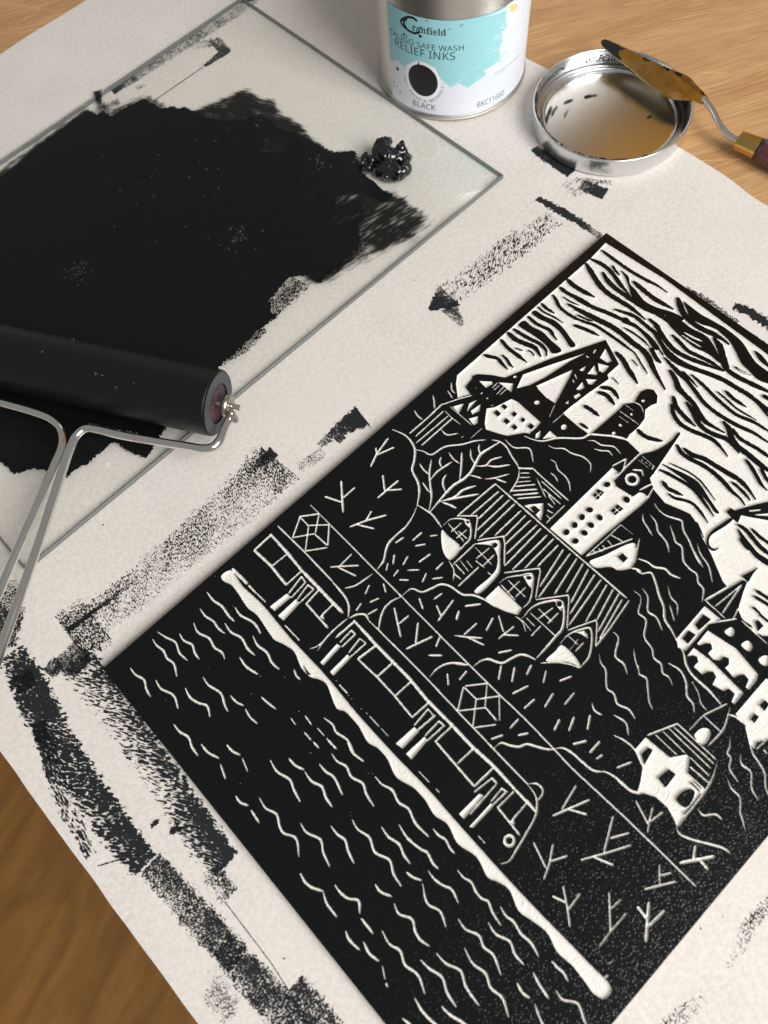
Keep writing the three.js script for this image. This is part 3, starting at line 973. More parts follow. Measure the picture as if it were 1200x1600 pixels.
cuts(340, 940, 0.2, `
l22 930,280 1075,155
l17 960,320 1050,225
l16 1050,225 1080,255 975,355
P 805,475 935,330 970,350 830,500
l17 1030,400 1115,290
l17 1165,325 1045,430
l10 1115,290 1165,325
P 880,550 1020,410 1045,440 910,580
l13 955,650 1020,720
O10 1025,735 1052,760 930,620 1127,838
`);
cuts(540, 1000, 0.2, `
l24 100,150 240,45
l19 100,150 250,290 390,440 525,605
l20 255,285 365,185
l18 395,435 510,330
l19 525,605 655,490
l18 540,670 650,540
l12 650,540 690,590
l20 705,590 575,700
P 395,810 540,680 580,715 450,850
l18 625,750 735,635 775,670 640,790
P 475,890 620,755 645,785 520,935
l18 705,795 840,670
l22 705,790 1010,1145
l20 880,965 1010,845
l22 1010,1145 1155,1005
l17 880,560 925,370
l16 940,360 1110,340
l15 1110,345 1095,520
l15 930,370 1025,460
l16 1025,460 1000,680
l15 885,555 1095,530
l16 1025,465 1210,438
l16 1095,525 1185,630
l16 1015,685 1180,662
l9 190,595 270,680
l7 280,690 340,755
l9 575,1025 660,1115
l9 710,1165 740,1195
l9 165,570 175,580
`);
cuts(700, 1180, 0.2, `
l17 210,290 350,180
l20 350,180 385,220
l18 385,225 180,460
P 90,460 250,300 285,320 130,500
l17 340,365 420,270
l18 420,260 470,290
l18 460,290 360,385
P 170,560 340,375 365,395 200,570
l18 395,410 520,285
l20 390,405 565,625
l18 505,510 625,370
P 485,520 520,500 530,550
w22 620,350 690,440
R38 485,670
l10 240,630 295,690
w17 630,225 700,225 745,270 735,320 700,360
`);
// the shore and the waves
cuts(0, 0, 1, `
Q 361,891 380,916 410,944 452,994 510,1056 558,1114 616,1178 676,1240 700,1268 748,1322 782,1360 840,1422 920,1504 957,1546 946,1561 930,1554 916,1536 896,1510 872,1488 856,1458 834,1440 812,1424 796,1390 778,1378 764,1372 746,1340 716,1318 700,1288 680,1274 665,1250 648,1232 620,1214 606,1186 592,1170 576,1160 562,1136 552,1124 540,1112 528,1108 510,1068 500,1062 486,1058 472,1044 460,1018 446,1008 430,1000 422,990 414,978 402,961 388,950 372,926 362,914 350,908 346,900
`);
cuts(160, 880, 0.2, `
l28 1020,45 1135,160
l17 1150,175 1205,235
w19 220,820 260,870 330,915 345,980 380,1045
w19 395,595 430,645 480,685 510,745 560,785 585,885
w17 430,535 500,580 575,620 605,700 670,762
w19 605,550 640,605 705,640 725,700 760,750
w20 715,465 750,540 840,590 880,660 940,700 960,750
w18 765,355 810,415 870,455 910,510 960,550
w21 820,225 870,290 940,340 990,410 1035,455
w21 960,470 1010,540 1090,585 1140,670 1195,720
w20 420,915 460,980 560,1035 595,1135
w21 650,975 690,1050 760,1095 820,1115 845,1200
w20 790,890 830,950 930,1020 960,1110 985,1160
O8 885,103 1025,335 830,822 597,1015 495,1067 1168,1020
`);
cuts(340, 940, 0.2, `
K 675,500 735,575 705,570
w21 140,45 180,105 270,155 310,195 340,250
w21 175,435 230,510 320,570
w21 280,270 315,340 390,400 430,480 485,530
w17 600,530 620,580 650,610
w17 105,735 150,785 210,815
w16 220,840 260,905 315,955
w17 345,745 400,795 460,840
w14 685,890 740,965
w12 780,985 840,1050
w20 855,1070 935,1155
w12 575,910 615,965
w15 680,1020 735,1085
w16 750,1095 795,1145
w20 835,910 905,965 930,1020 1015,1080 1075,1190
O10 268,720 640,858 528,590 338,585 730,1182
`);
cuts(260, 1120, 0.2, `
w20 475,220 520,270 580,300
w13 595,320 640,430
w21 60,60 110,120 175,160 205,240 250,305
w20 275,215 330,280 415,325
w18 425,370 465,485
w22 815,340 870,430 970,495 1000,570 1050,665
w20 545,620 580,670 645,695
w20 665,730 730,830
w22 730,635 780,715 865,765 890,860 920,910 1015,950 1040,1095
O10 580,520
`);
cuts(440, 1160, 0.2, `
w22 60,125 110,180 180,215
w23 185,230 240,305 320,350 350,430 400,505
w22 300,170 350,230 410,270 480,410
w22 395,90 440,150 510,190 550,270 640,325 665,400 725,500
w23 735,270 790,330 870,375 920,470 995,520 1050,630 1155,740
w21 520,0 560,80 645,150
w22 150,630 200,705 310,765 330,860 380,970
w23 395,660 440,720 500,765 525,850 570,945
w23 555,605 600,680 690,745 735,860 850,925 880,1030 940,1125
w22 785,660 840,740 925,800 960,880 1010,950
w23 920,640 990,750 1100,840 1140,860 1190,950 1230,990
O9 545,545 550,575 390,656 718,245 1090,852 680,243
`);
cuts(640, 1280, 0.15, `
w28 250,100 310,170 385,220 425,300 475,360
w29 505,530 570,610 650,660 700,760 760,830 825,860 870,970 960,1110
w28 200,540 270,630 350,690 445,735 515,875
`);
cuts(380, 1360, 0.2, `
w24 450,25 490,95 540,135 630,165
w22 630,170 655,255 735,365
w24 720,115 760,170 820,220 905,240 915,340
w24 925,375 1020,495
w23 805,475 830,540 915,625
w23 945,560 990,650 1065,712
w14 1090,740 1115,860
w20 1120,880 1135,915
O9 715,290 810,675 730,695
`);
cuts(560, 1360, 0.2, `
w23 135,110 180,170 265,205
w24 285,260 320,340 425,385 450,480 490,545 560,595
w24 190,475 250,580 330,630 370,740 470,820 525,965
w22 380,15 430,55 500,80
w21 505,100 545,260 645,325 690,445
w24 490,700 560,770 660,840 700,960 770,1070
w24 615,650 690,730 805,790 845,910 950,1060
w23 785,380 840,460 950,515 985,600 1060,665 1120,820
w24 835,610 900,730 1000,810 1040,920 1130,1000 1180,1150
w26 445,1000 510,1110 600,1200 680,1260
w28 655,1065 720,1130 830,1200 920,1290
w26 350,1160 410,1210 480,1290
O9 665,800 860,545
`);
cuts(740, 1360, 0.2, `
w23 120,410 180,500 290,560 330,660 400,740
w24 215,285 260,360 315,400 380,500 455,570 515,675
w25 345,880 390,960 445,1000
w20 480,1040 540,1190 590,1260
w24 470,800 530,910 595,1005
w22 615,710 660,760 710,805 745,870
w23 650,940 700,1010 820,1045 870,1170 900,1230
l14 1060,735 1100,700
l14 1025,855 1055,820
`);
// which motif an inked cell belongs to
const motifs = [
  ['hillside_relief', null],
  ['river_relief', [[161, 1045], [361, 891], [452, 994], [558, 1114], [676, 1240], [782, 1360], [957, 1546], [773, 1830]]],
  ['train_relief', [[400, 870], [436, 822], [520, 905], [560, 955], [600, 985], [826, 1222], [855, 1240], [842, 1280], [800, 1355], [776, 1352], [676, 1240], [558, 1114], [452, 994], [366, 890]]],
  ['gabled_row_relief', [[690, 812], [775, 754], [985, 936], [905, 1046], [780, 975], [700, 890]]],
  ['sky_relief', [[716, 610], [715, 586], [947, 379], [1138, 508], [1560, 808], [1330, 1040], [1165, 905], [1137, 917], [1098, 840], [1023, 766], [1062, 676], [1002, 709], [922, 679], [960, 570]]],
  ['chimney_relief', [[922, 679], [968, 640], [996, 610], [1015, 604], [1030, 620], [1028, 635], [1010, 640], [1008, 655], [985, 688]]],
  ['church_relief', [[866, 830], [957, 728], [1063, 674], [1024, 745], [1020, 776], [905, 872]]],
  ['crane_relief', [[690, 640], [728, 604], [748, 582], [776, 586], [948, 530], [970, 568], [886, 648], [868, 672], [760, 690]]],
  ['cottage_relief', [[994, 1170], [1062, 1128], [1140, 1095], [1145, 1150], [1120, 1190], [1064, 1290]]],
  ['arcade_relief', [[1058, 1010], [1102, 940], [1160, 900], [1260, 1000], [1230, 1180], [1170, 1175], [1130, 1105]]],
];
const linoField = new Float32Array(LNX * LNY), carved = new Float32Array(LNX * LNY), motif = new Uint8Array(LNX * LNY);
{
  const px = pen.getImageData(0, 0, LNX, LNY).data, edge = random(3);
  for (let k = 0; k < LNX * LNY; k++) { const x = k % LNX, y = (k / LNX) | 0, v = px[k * 4] / 255 + 0.09 * n2(x / 3.2, y / 3.2) * (px[k * 4] > 8 && px[k * 4] < 247 ? 1 : 0); carved[k] = v; linoField[k] = 0.5 - v; }
  // tiny unprinted flecks where the roller skipped
  for (let s = 0; s < 170; s++) { const x = 4 + Math.floor(edge() * (LNX - 8)), y = 4 + Math.floor(edge() * edge() * (LNY - 8)); linoField[y * LNX + x] = -0.12 - 0.3 * edge(); carved[y * LNX + x] = 0.6; }
  motifs.forEach(([, p], id) => {
    if (!p) return;
    const q = p.map(([x, y]) => linoUV(x, y));
    for (let y = 0; y < LNY; y++) {
      const xs = [];
      for (let i = 0; i < q.length; i++) { const a = q[i], b = q[(i + 1) % q.length]; if ((a[1] > y) !== (b[1] > y)) xs.push(a[0] + (y - a[1]) / (b[1] - a[1]) * (b[0] - a[0])); }
      xs.sort((a, b) => a - b);
      for (let i = 0; i + 1 < xs.length; i += 2) for (let x = Math.max(0, Math.ceil(xs[i])); x <= Math.min(LNX - 1, xs[i + 1]); x++) motif[y * LNX + x] = id;
    }
  });
}
// distance (in cells) from the nearest inked cell: a gouge is deepest along its middle
const depthAt = new Float32Array(LNX * LNY);
{
  const INF = 1e9, d = new Float32Array(LNX * LNY), line = (get, set, n) => {
    const v = new Int32Array(n), z = new Float32Array(n + 1), f = new Float32Array(n); let k = 0;
    for (let i = 0; i < n; i++) f[i] = get(i);
    v[0] = 0; z[0] = -INF; z[1] = INF;
    for (let i = 1; i < n; i++) { let s; do { s = ((f[i] + i * i) - (f[v[k]] + v[k] * v[k])) / (2 * i - 2 * v[k]); } while (s <= z[k] && --k > -1); k++; v[k] = i; z[k] = s; z[k + 1] = INF; }
    k = 0; for (let i = 0; i < n; i++) { while (z[k + 1] < i) k++; set(i, (i - v[k]) ** 2 + f[v[k]]); }
  };
  for (let k = 0; k < d.length; k++) d[k] = carved[k] > 0.5 ? 1e7 : 0;
  for (let y = 0; y < LNY; y++) line((i) => d[y * LNX + i], (i, s) => { d[y * LNX + i] = s; }, LNX);
  for (let x = 0; x < LNX; x++) line((i) => d[i * LNX + x], (i, s) => { d[i * LNX + x] = s; }, LNY);
  for (let y = 0; y < LNY; y++) for (let x = 0; x < LNX; x++) {
    const k = y * LNX + x, r = Math.max(0, Math.sqrt(d[k]) - 0.5 + (carved[k] > 0 && carved[k] < 1 ? carved[k] - 0.5 : 0)) * CELL;
    const open = step(0.0006, 0.0016, r), turn = 0.95 + 0.5 * n2b(x / 260, y / 260), along = x * Math.cos(turn) + y * Math.sin(turn), across = y * Math.cos(turn) - x * Math.sin(turn);
    // in the wide clearings the gouge leaves shallow furrows, mostly along the cut
    const furrow = 1.15 * open * (0.00011 * n2(across / 5.5, along / 70) + 0.00005 * n2b(across / 2.6, along / 40) );
    depthAt[k] = carved[k] > 0.02 || r > 0 ? 0.00075 * (1 - Math.exp(-r / 0.00036)) + furrow + 0.00012 : 0.00012;
  }
}
const lino = thing('lino_block', linoCorner.x, LINO_TOP, linoCorner.z, -Math.atan2(linoU.z, linoU.x));
tag(lino, 'black inked lino block carved with a train, church, crane and river scene', 'lino block');
{
  const place = (i, j) => [i * CELL, 0, -j * CELL];
  motifs.forEach(([name], id) => part(name, sheet(linoField, LNX, LNY, place, { wall: 0.0003, ids: motif, id }), M.printInk, lino));
  // the bare lino in the grooves
  const index = new Int32Array(LNX * LNY).fill(-1), pos = [], nor = [], idx = [], h = (x, y) => -depthAt[clamp(y, 0, LNY - 1) * LNX + clamp(x, 0, LNX - 1)];
  const node = (x, y) => { const k = y * LNX + x; if (index[k] < 0) { index[k] = pos.length / 3; pos.push(x * CELL, h(x, y), -y * CELL); const a = (h(x - 1, y) - h(x + 1, y)) / (2 * CELL), b = (h(x, y + 1) - h(x, y - 1)) / (2 * CELL), l = Math.hypot(a, 1, b); nor.push(a / l, 1 / l, b / l); } return index[k]; };
  for (let y = 0; y < LNY - 1; y++) for (let x = 0; x < LNX - 1; x++) {
    const k = y * LNX + x;
    if (linoField[k] > 0 && linoField[k + 1] > 0 && linoField[k + LNX] > 0 && linoField[k + LNX + 1] > 0) continue;
    const a = node(x, y), b = node(x + 1, y), c = node(x + 1, y + 1), d = node(x, y + 1); idx.push(a, b, c, a, c, d);
  }
  const g = new THREE.BufferGeometry();
  g.setAttribute('position', new THREE.Float32BufferAttribute(pos, 3)); g.setAttribute('normal', new THREE.Float32BufferAttribute(nor, 3)); g.setIndex(idx);
  part('carved_lino', g, M.lino, lino);
  const slab = new THREE.BoxGeometry(LW, 0.0016, LH).translate(LW / 2, -0.0027, -LH / 2), e = 0.0004, bands = [[LW / 2, e / 2, LW, e], [LW / 2, LH - e / 2, LW, e], [e / 2, LH / 2, e, LH - 2 * e], [LW - e / 2, LH / 2, e, LH - 2 * e]];
  part('lino_base', mergeGeometries([slab, ...bands.map(([x, z, w, d]) => new THREE.BoxGeometry(w, 0.0018, d).translate(x, -0.001, -z))]), M.linoSide, lino);
}
// ---------------------------------------------------------------- the sheet of glass with rolled-out ink
const GLASS_TOP = 0.0024;
const gA = new THREE.Vector3(-0.0309, 0, -0.4676), gB = new THREE.Vector3(0.0875, 0, -0.2994), gU = new THREE.Vector3(0.5755, 0, 0.8178), gV = new THREE.Vector3(-0.8178, 0, 0.5755), GW = 0.2057, GL = 0.2919;
const gMid = gA.clone().addScaledVector(gU, GW / 2).addScaledVector(gV, GL / 2), gTurn = -Math.atan2(gU.z, gU.x);
const glass = thing('glass_plate', gMid.x, 0, gMid.z);
tag(glass, 'clear glass plate with a wide patch of rolled black ink', 'glass plate');
{
  const clear = new THREE.MeshPhysicalMaterial({ color: new THREE.Color(0.985, 0.992, 0.98), transmission: 1, thickness: 0, roughness: 0.02, ior: 1.5 });
  const rim = new THREE.MeshPhysicalMaterial({ color: new THREE.Color(0.15, 0.158, 0.152), roughness: 0.12 });
  const e = 0.0008, t = GLASS_TOP - 0.0001;
  part('pane', new THREE.PlaneGeometry(GW - 2 * e, GL - 2 * e).rotateX(-Math.PI / 2).translate(0, GLASS_TOP, 0).rotateY(gTurn), clear, glass);
  for (const [x, z, w, d] of [[GW / 2 - e / 2, 0, e, GL], [-GW / 2 + e / 2, 0, e, GL], [0, GL / 2 - e / 2, GW - 2 * e, e], [0, -GL / 2 + e / 2, GW - 2 * e, e]]) part('polished_edge', new RoundedBoxGeometry(w, t, d, 2, 0.00025).translate(x, t / 2 + 0.0001, z).rotateY(gTurn), rim, glass);
}
// a film of ink drawn by its outline on the photograph, then given a ragged edge; holes are places where the glass shows through
function film(name, add, cut, { y, cell = 0.0003, rough = 0.4, big = 90, material, parent, skip = null, blur = 3, patch = null }) {
  const toW = (p) => p.map(([a, b]) => at(a, b, y)), A = add.map(toW), C = cut.map(toW), all = A.flat(), X0 = Math.min(...all.map((p) => p.x)) - 0.004, Z0 = Math.min(...all.map((p) => p.z)) - 0.004;
  const nx = Math.ceil((Math.max(...all.map((p) => p.x)) + 0.004 - X0) / cell), nz = Math.ceil((Math.max(...all.map((p) => p.z)) + 0.004 - Z0) / cell), c = document.createElement('canvas'); c.width = nx; c.height = nz;
  const g = c.getContext('2d'); g.fillStyle = '#000'; g.fillRect(0, 0, nx, nz);
  for (const [list, tone] of [[A, '#fff'], [C, '#000']]) for (const p of list) { g.fillStyle = tone; g.beginPath(); p.forEach((q, i) => g[i ? 'lineTo' : 'moveTo']((q.x - X0) / cell, (q.z - Z0) / cell)); g.closePath(); g.fill(); }
  const d = g.getImageData(0, 0, nx, nz).data; let f = new Float32Array(nx * nz); for (let k = 0; k < f.length; k++) f[k] = d[k * 4] / 255;
  for (const pass of [0, 1]) for (const axis of [1, nx]) { const o = new Float32Array(f.length); for (let k = 0; k < f.length; k++) { let s = 0, n = 0; for (let q = -blur; q <= blur; q++) { const m = k + q * axis; if (m >= 0 && m < f.length) { s += f[m]; n++; } } o[k] = s / n; } f = o; }
  for (let j = 0; j < nz; j++) for (let i = 0; i < nx; i++) { const k = j * nx + i, x = X0 + i * cell, z = Z0 + j * cell, v = f[k]; f[k] = v - 0.5 + (v > 0.01 && v < 0.99 ? rough * (0.5 * n2(x * 420, z * 420) + 0.4 * n2b(x * 1100, z * 1100) + 0.3 * n2(x * big, z * big)) : 0) + (patch && v > 0.3 ? patch(x, z) : 0); }
  return part(name, sheet(f, nx, nz, (i, j) => [X0 + i * cell - parent.position.x, y - parent.position.y, Z0 + j * cell - parent.position.z]), material, parent);
}
{
  const y = GLASS_TOP + 0.0001;
  film('ink_film', [[[-160, 380], [-60, 310], [0, 278], [60, 228], [138, 172], [152, 180], [160, 172], [176, 184], [188, 172], [225, 153], [254, 170], [268, 165], [280, 171], [290, 166], [312, 180], [352, 190], [380, 186], [398, 178], [420, 184], [436, 200], [458, 206], [480, 216], [498, 226], [520, 238], [556, 236], [566, 268], [582, 282], [600, 298], [618, 306], [600, 318], [560, 300], [556, 306], [570, 330], [560, 356], [566, 384], [520, 418], [498, 446], [480, 430], [452, 432], [424, 470], [436, 494], [402, 518], [384, 536], [352, 566], [330, 585], [300, 640], [256, 672], [228, 718], [200, 705], [178, 690], [140, 722], [100, 748], [76, 736], [52, 732], [26, 742], [0, 722], [-50, 700], [-160, 720]]],
    [[[396, 224], [420, 214], [446, 216], [456, 226], [436, 238], [408, 238]], [[350, 200], [366, 194], [362, 206]], [[526, 312], [545, 300], [562, 308], [572, 322], [560, 340], [534, 354], [520, 350]], [[420, 470], [455, 440], [470, 436], [478, 446], [455, 474], [425, 492]]], { y, rough: 0.55, material: M.ink, parent: glass });
  // thin, smeared ink: a film whose cover fades out as the ink was dragged thin (its thickness is the alpha of the vertices)
  const thin = new THREE.MeshPhysicalMaterial({ color: new THREE.Color(0.009, 0.0088, 0.0085), roughness: 0.34, specularIntensity: 0.5, transparent: true, vertexColors: true });
  const smear = (polys, angle, { blur = 6, cover = 1, streak = 0.6, lift = 0.00003 } = {}) => {
    const cell = 0.0005, hy = y - 0.00005 + lift, W = polys.map((p) => p.map(([a, b]) => at(a, b, hy))), all = W.flat(), m = 0.006, X0 = Math.min(...all.map((p) => p.x)) - m, Z0 = Math.min(...all.map((p) => p.z)) - m;
    const nx = Math.ceil((Math.max(...all.map((p) => p.x)) + m - X0) / cell), nz = Math.ceil((Math.max(...all.map((p) => p.z)) + m - Z0) / cell), c = document.createElement('canvas'); c.width = nx; c.height = nz;
    const g = c.getContext('2d'); g.fillStyle = '#000'; g.fillRect(0, 0, nx, nz); g.fillStyle = '#fff';
    for (const p of W) { g.beginPath(); p.forEach((q, i) => g[i ? 'lineTo' : 'moveTo']((q.x - X0) / cell, (q.z - Z0) / cell)); g.closePath(); g.fill(); }
    const d = g.getImageData(0, 0, nx, nz).data; let f = new Float32Array(nx * nz); for (let k = 0; k < f.length; k++) f[k] = d[k * 4] / 255;
    for (const pass of [0, 1]) for (const axis of [1, nx]) { const o = new Float32Array(f.length); for (let k = 0; k < f.length; k++) { let s = 0, n = 0; for (let q = -blur; q <= blur; q++) { const e = k + q * axis; if (e >= 0 && e < f.length) { s += f[e]; n++; } } o[k] = s / n; } f = o; }
    const geo = new THREE.PlaneGeometry((nx - 1) * cell, (nz - 1) * cell, nx - 1, nz - 1).rotateX(-Math.PI / 2).translate(X0 + (nx - 1) * cell / 2 - glass.position.x, hy, Z0 + (nz - 1) * cell / 2 - glass.position.z), col = new Float32Array(nx * nz * 4).fill(1), ca = Math.cos(angle), sa = Math.sin(angle);
    for (let k = 0; k < nx * nz; k++) { const x = X0 + (k % nx) * cell, z = Z0 + ((k / nx) | 0) * cell, u = x * ca + z * sa, v = z * ca - x * sa, e = f[k] + 0.25 * (n2(u * 60, v * 300) + 0.5 * n2b(u * 150, v * 900)) * (f[k] > 0.02 ? 1 : 0); col[k * 4 + 3] = clamp(cover * step(0.18, 0.75, e) * (1 - streak * step(0.05, 0.75, n2(u * 110 + 3, v * 480) * 0.7 + 0.5 * n2b(u * 40, v * 120)))); }
    geo.setAttribute('color', new THREE.BufferAttribute(col, 4)); flatUV(geo); part('thin_ink', geo, thin, glass);
  };
  smear([[[300, 176], [340, 160], [386, 139], [412, 156], [428, 156], [440, 178], [454, 184], [474, 200], [486, 216], [502, 226], [512, 244], [470, 262], [380, 250], [310, 220]]], 0.5, { cover: 0.985, streak: 0.45, blur: 3 });
  smear([[[500, 290], [560, 292], [620, 302], [674, 345], [640, 374], [600, 392], [556, 412], [510, 440], [480, 430], [470, 350]]], -0.5, { cover: 0.96, streak: 0.75, blur: 5 });
  smear([[[-100, 335], [0, 270], [60, 222], [140, 168], [160, 196], [80, 260], [0, 310], [-100, 380]]], -0.55, { cover: 0.9, streak: 0.6, blur: 4 });
  smear([[[470, 452], [506, 436], [560, 404], [540, 396], [490, 424]]], -0.55, { cover: 0.8, streak: 0.4, blur: 6 });
  smear([[[150, 150], [176, 172], [230, 148], [260, 166], [230, 176], [160, 200]]], -0.5, { cover: 0.75, streak: 0.8, blur: 3 });
  // streaks where the roller lifted off
  smudge([[396, 222], [456, 226]], [13, 12], [0.02, 0.1], { stretch: 3, parent: glass, y: y + 0.00003, material: M.ink, name: 'ink_streak' });
  smudge([[424, 486], [470, 440]], [16, 18], [0, 0.1], { stretch: 3, turn: 1.2, parent: glass, y: y + 0.00003, material: M.ink, name: 'ink_streak' });
  smudge([[540, 312], [548, 350]], [26, 26], [0.08, 0.12], { stretch: 0.3, turn: 0.9, parent: glass, y: y + 0.00003, material: M.ink, name: 'ink_streak' });
  smudge([[342, 566], [380, 540], [410, 512]], [10, 14, 10], [0.0, 0.05, 0.1], { stretch: 2, turn: 1, parent: glass, y: y + 0.00003, material: M.ink, name: 'ink_streak' });
  smudge([[152, 142], [156, 162]], [6, 3], [0.5, 0.2], { parent: glass, y, material: M.ink, name: 'ink_streak' });
  smudge([[162, 168], [186, 158]], [4, 7], [0.1, -0.1], { parent: glass, y, material: M.ink, name: 'ink_streak' });
  // little lumps in the rolled ink
  const r = random(9), bumps = [];
  for (const [cx, cy, n, s] of [[118, 420, 34, 26], [368, 375, 40, 30], [500, 255, 16, 22], [410, 185, 14, 34], [250, 300, 30, 130], [560, 250, 12, 14]]) for (let k = 0; k < n; k++) { const a = (r() + r() + r() - 1.5) * s, b = (r() + r() + r() - 1.5) * s * 0.7, p = at(cx + a, cy + b, y), q = 0.0002 + 0.0005 * r(); bumps.push(new THREE.SphereGeometry(q, 8, 6, 0, Math.PI * 2, 0, Math.PI / 2).scale(1 + r(), 0.45, 0.8 + 0.6 * r()).rotateY(r() * 3).translate(p.x - glass.position.x, p.y, p.z - glass.position.z)); }
  tag(part('ink_lumps', mergeGeometries(bumps), M.wetInk, glass), null, null, null, 'stuff');
}
// the dollop of stiff black ink
{
  const c = at(606, 262, GLASS_TOP), g = thing('ink_blob', c.x, GLASS_TOP, c.z);
  tag(g, 'glossy lump of stiff black ink near the glass corner', 'ink blob');
  const R = 56, mc = new MarchingCubes(R, M.wetInk, false, false, 400000), S = 0.017, lumps = [];
  // photo offset in pixels, height and radius in mm
  for (const [x, y, h, q] of [[598, 226, 7, 3.6], [606, 220, 8.5, 2.2], [592, 236, 5, 3.8], [603, 246, 4.5, 5], [616, 246, 4, 4.2], [627, 234, 6.5, 2.6], [630, 224, 9, 1.5], [632, 250, 3, 3.6], [633, 264, 2.5, 3.6], [622, 272, 2, 3.8], [608, 272, 2, 4], [596, 268, 1.8, 3.2], [582, 252, 2, 3], [572, 248, 1.6, 2.6], [568, 257, 1.2, 2.2], [576, 263, 1.2, 2.2], [638, 246, 3, 2.4], [586, 244, 3.2, 2.2], [612, 258, 4.5, 3]]) { const p = at(x, y, GLASS_TOP + h / 1000); lumps.push([p.x - c.x, h / 1000, p.z - c.z, q / 1000]); }
  for (let z = 0; z < R; z++) for (let y = 0; y < R; y++) for (let x = 0; x < R; x++) {
    const X = (x - R / 2) / (R / 2) * S, Y = (y - R / 2) / (R / 2) * S + 0.008, Z = (z - R / 2) / (R / 2) * S; let d = 1;
    for (const [a, b, e, q] of lumps) { const l = Math.hypot(X - a, (Y - b) * 0.9, Z - e) - q, k = 0.0009, h = clamp(0.5 + 0.5 * (d - l) / k); d = mix(d, l, h) - k * h * (1 - h); }
    d += 0.0006 * n3(X * 210, Y * 170, Z * 210) + 0.0008 * (Math.abs(n3(X * 240 + 4, Y * 150, Z * 240)) - 0.3);
    mc.field[x + y * R + z * R * R] = -Math.max(d, -Y - 0.0002) * 1000;
  }
  mc.isolation = 0; mc.update();
  const n = mc.count ?? mc.geometry.drawRange.count, pos = mc.positionArray.slice(0, n * 3), nor = mc.normalArray.slice(0, n * 3), geo = new THREE.BufferGeometry();
  for (let i = 0; i < n; i++) { pos[i * 3] *= S; pos[i * 3 + 1] = pos[i * 3 + 1] * S + 0.008; pos[i * 3 + 2] *= S; }
  geo.setAttribute('position', new THREE.BufferAttribute(pos, 3)); geo.setAttribute('normal', new THREE.BufferAttribute(nor, 3));
  geo.computeVertexNormals; part('ink_lump', geo, M.wetInk, g);
}
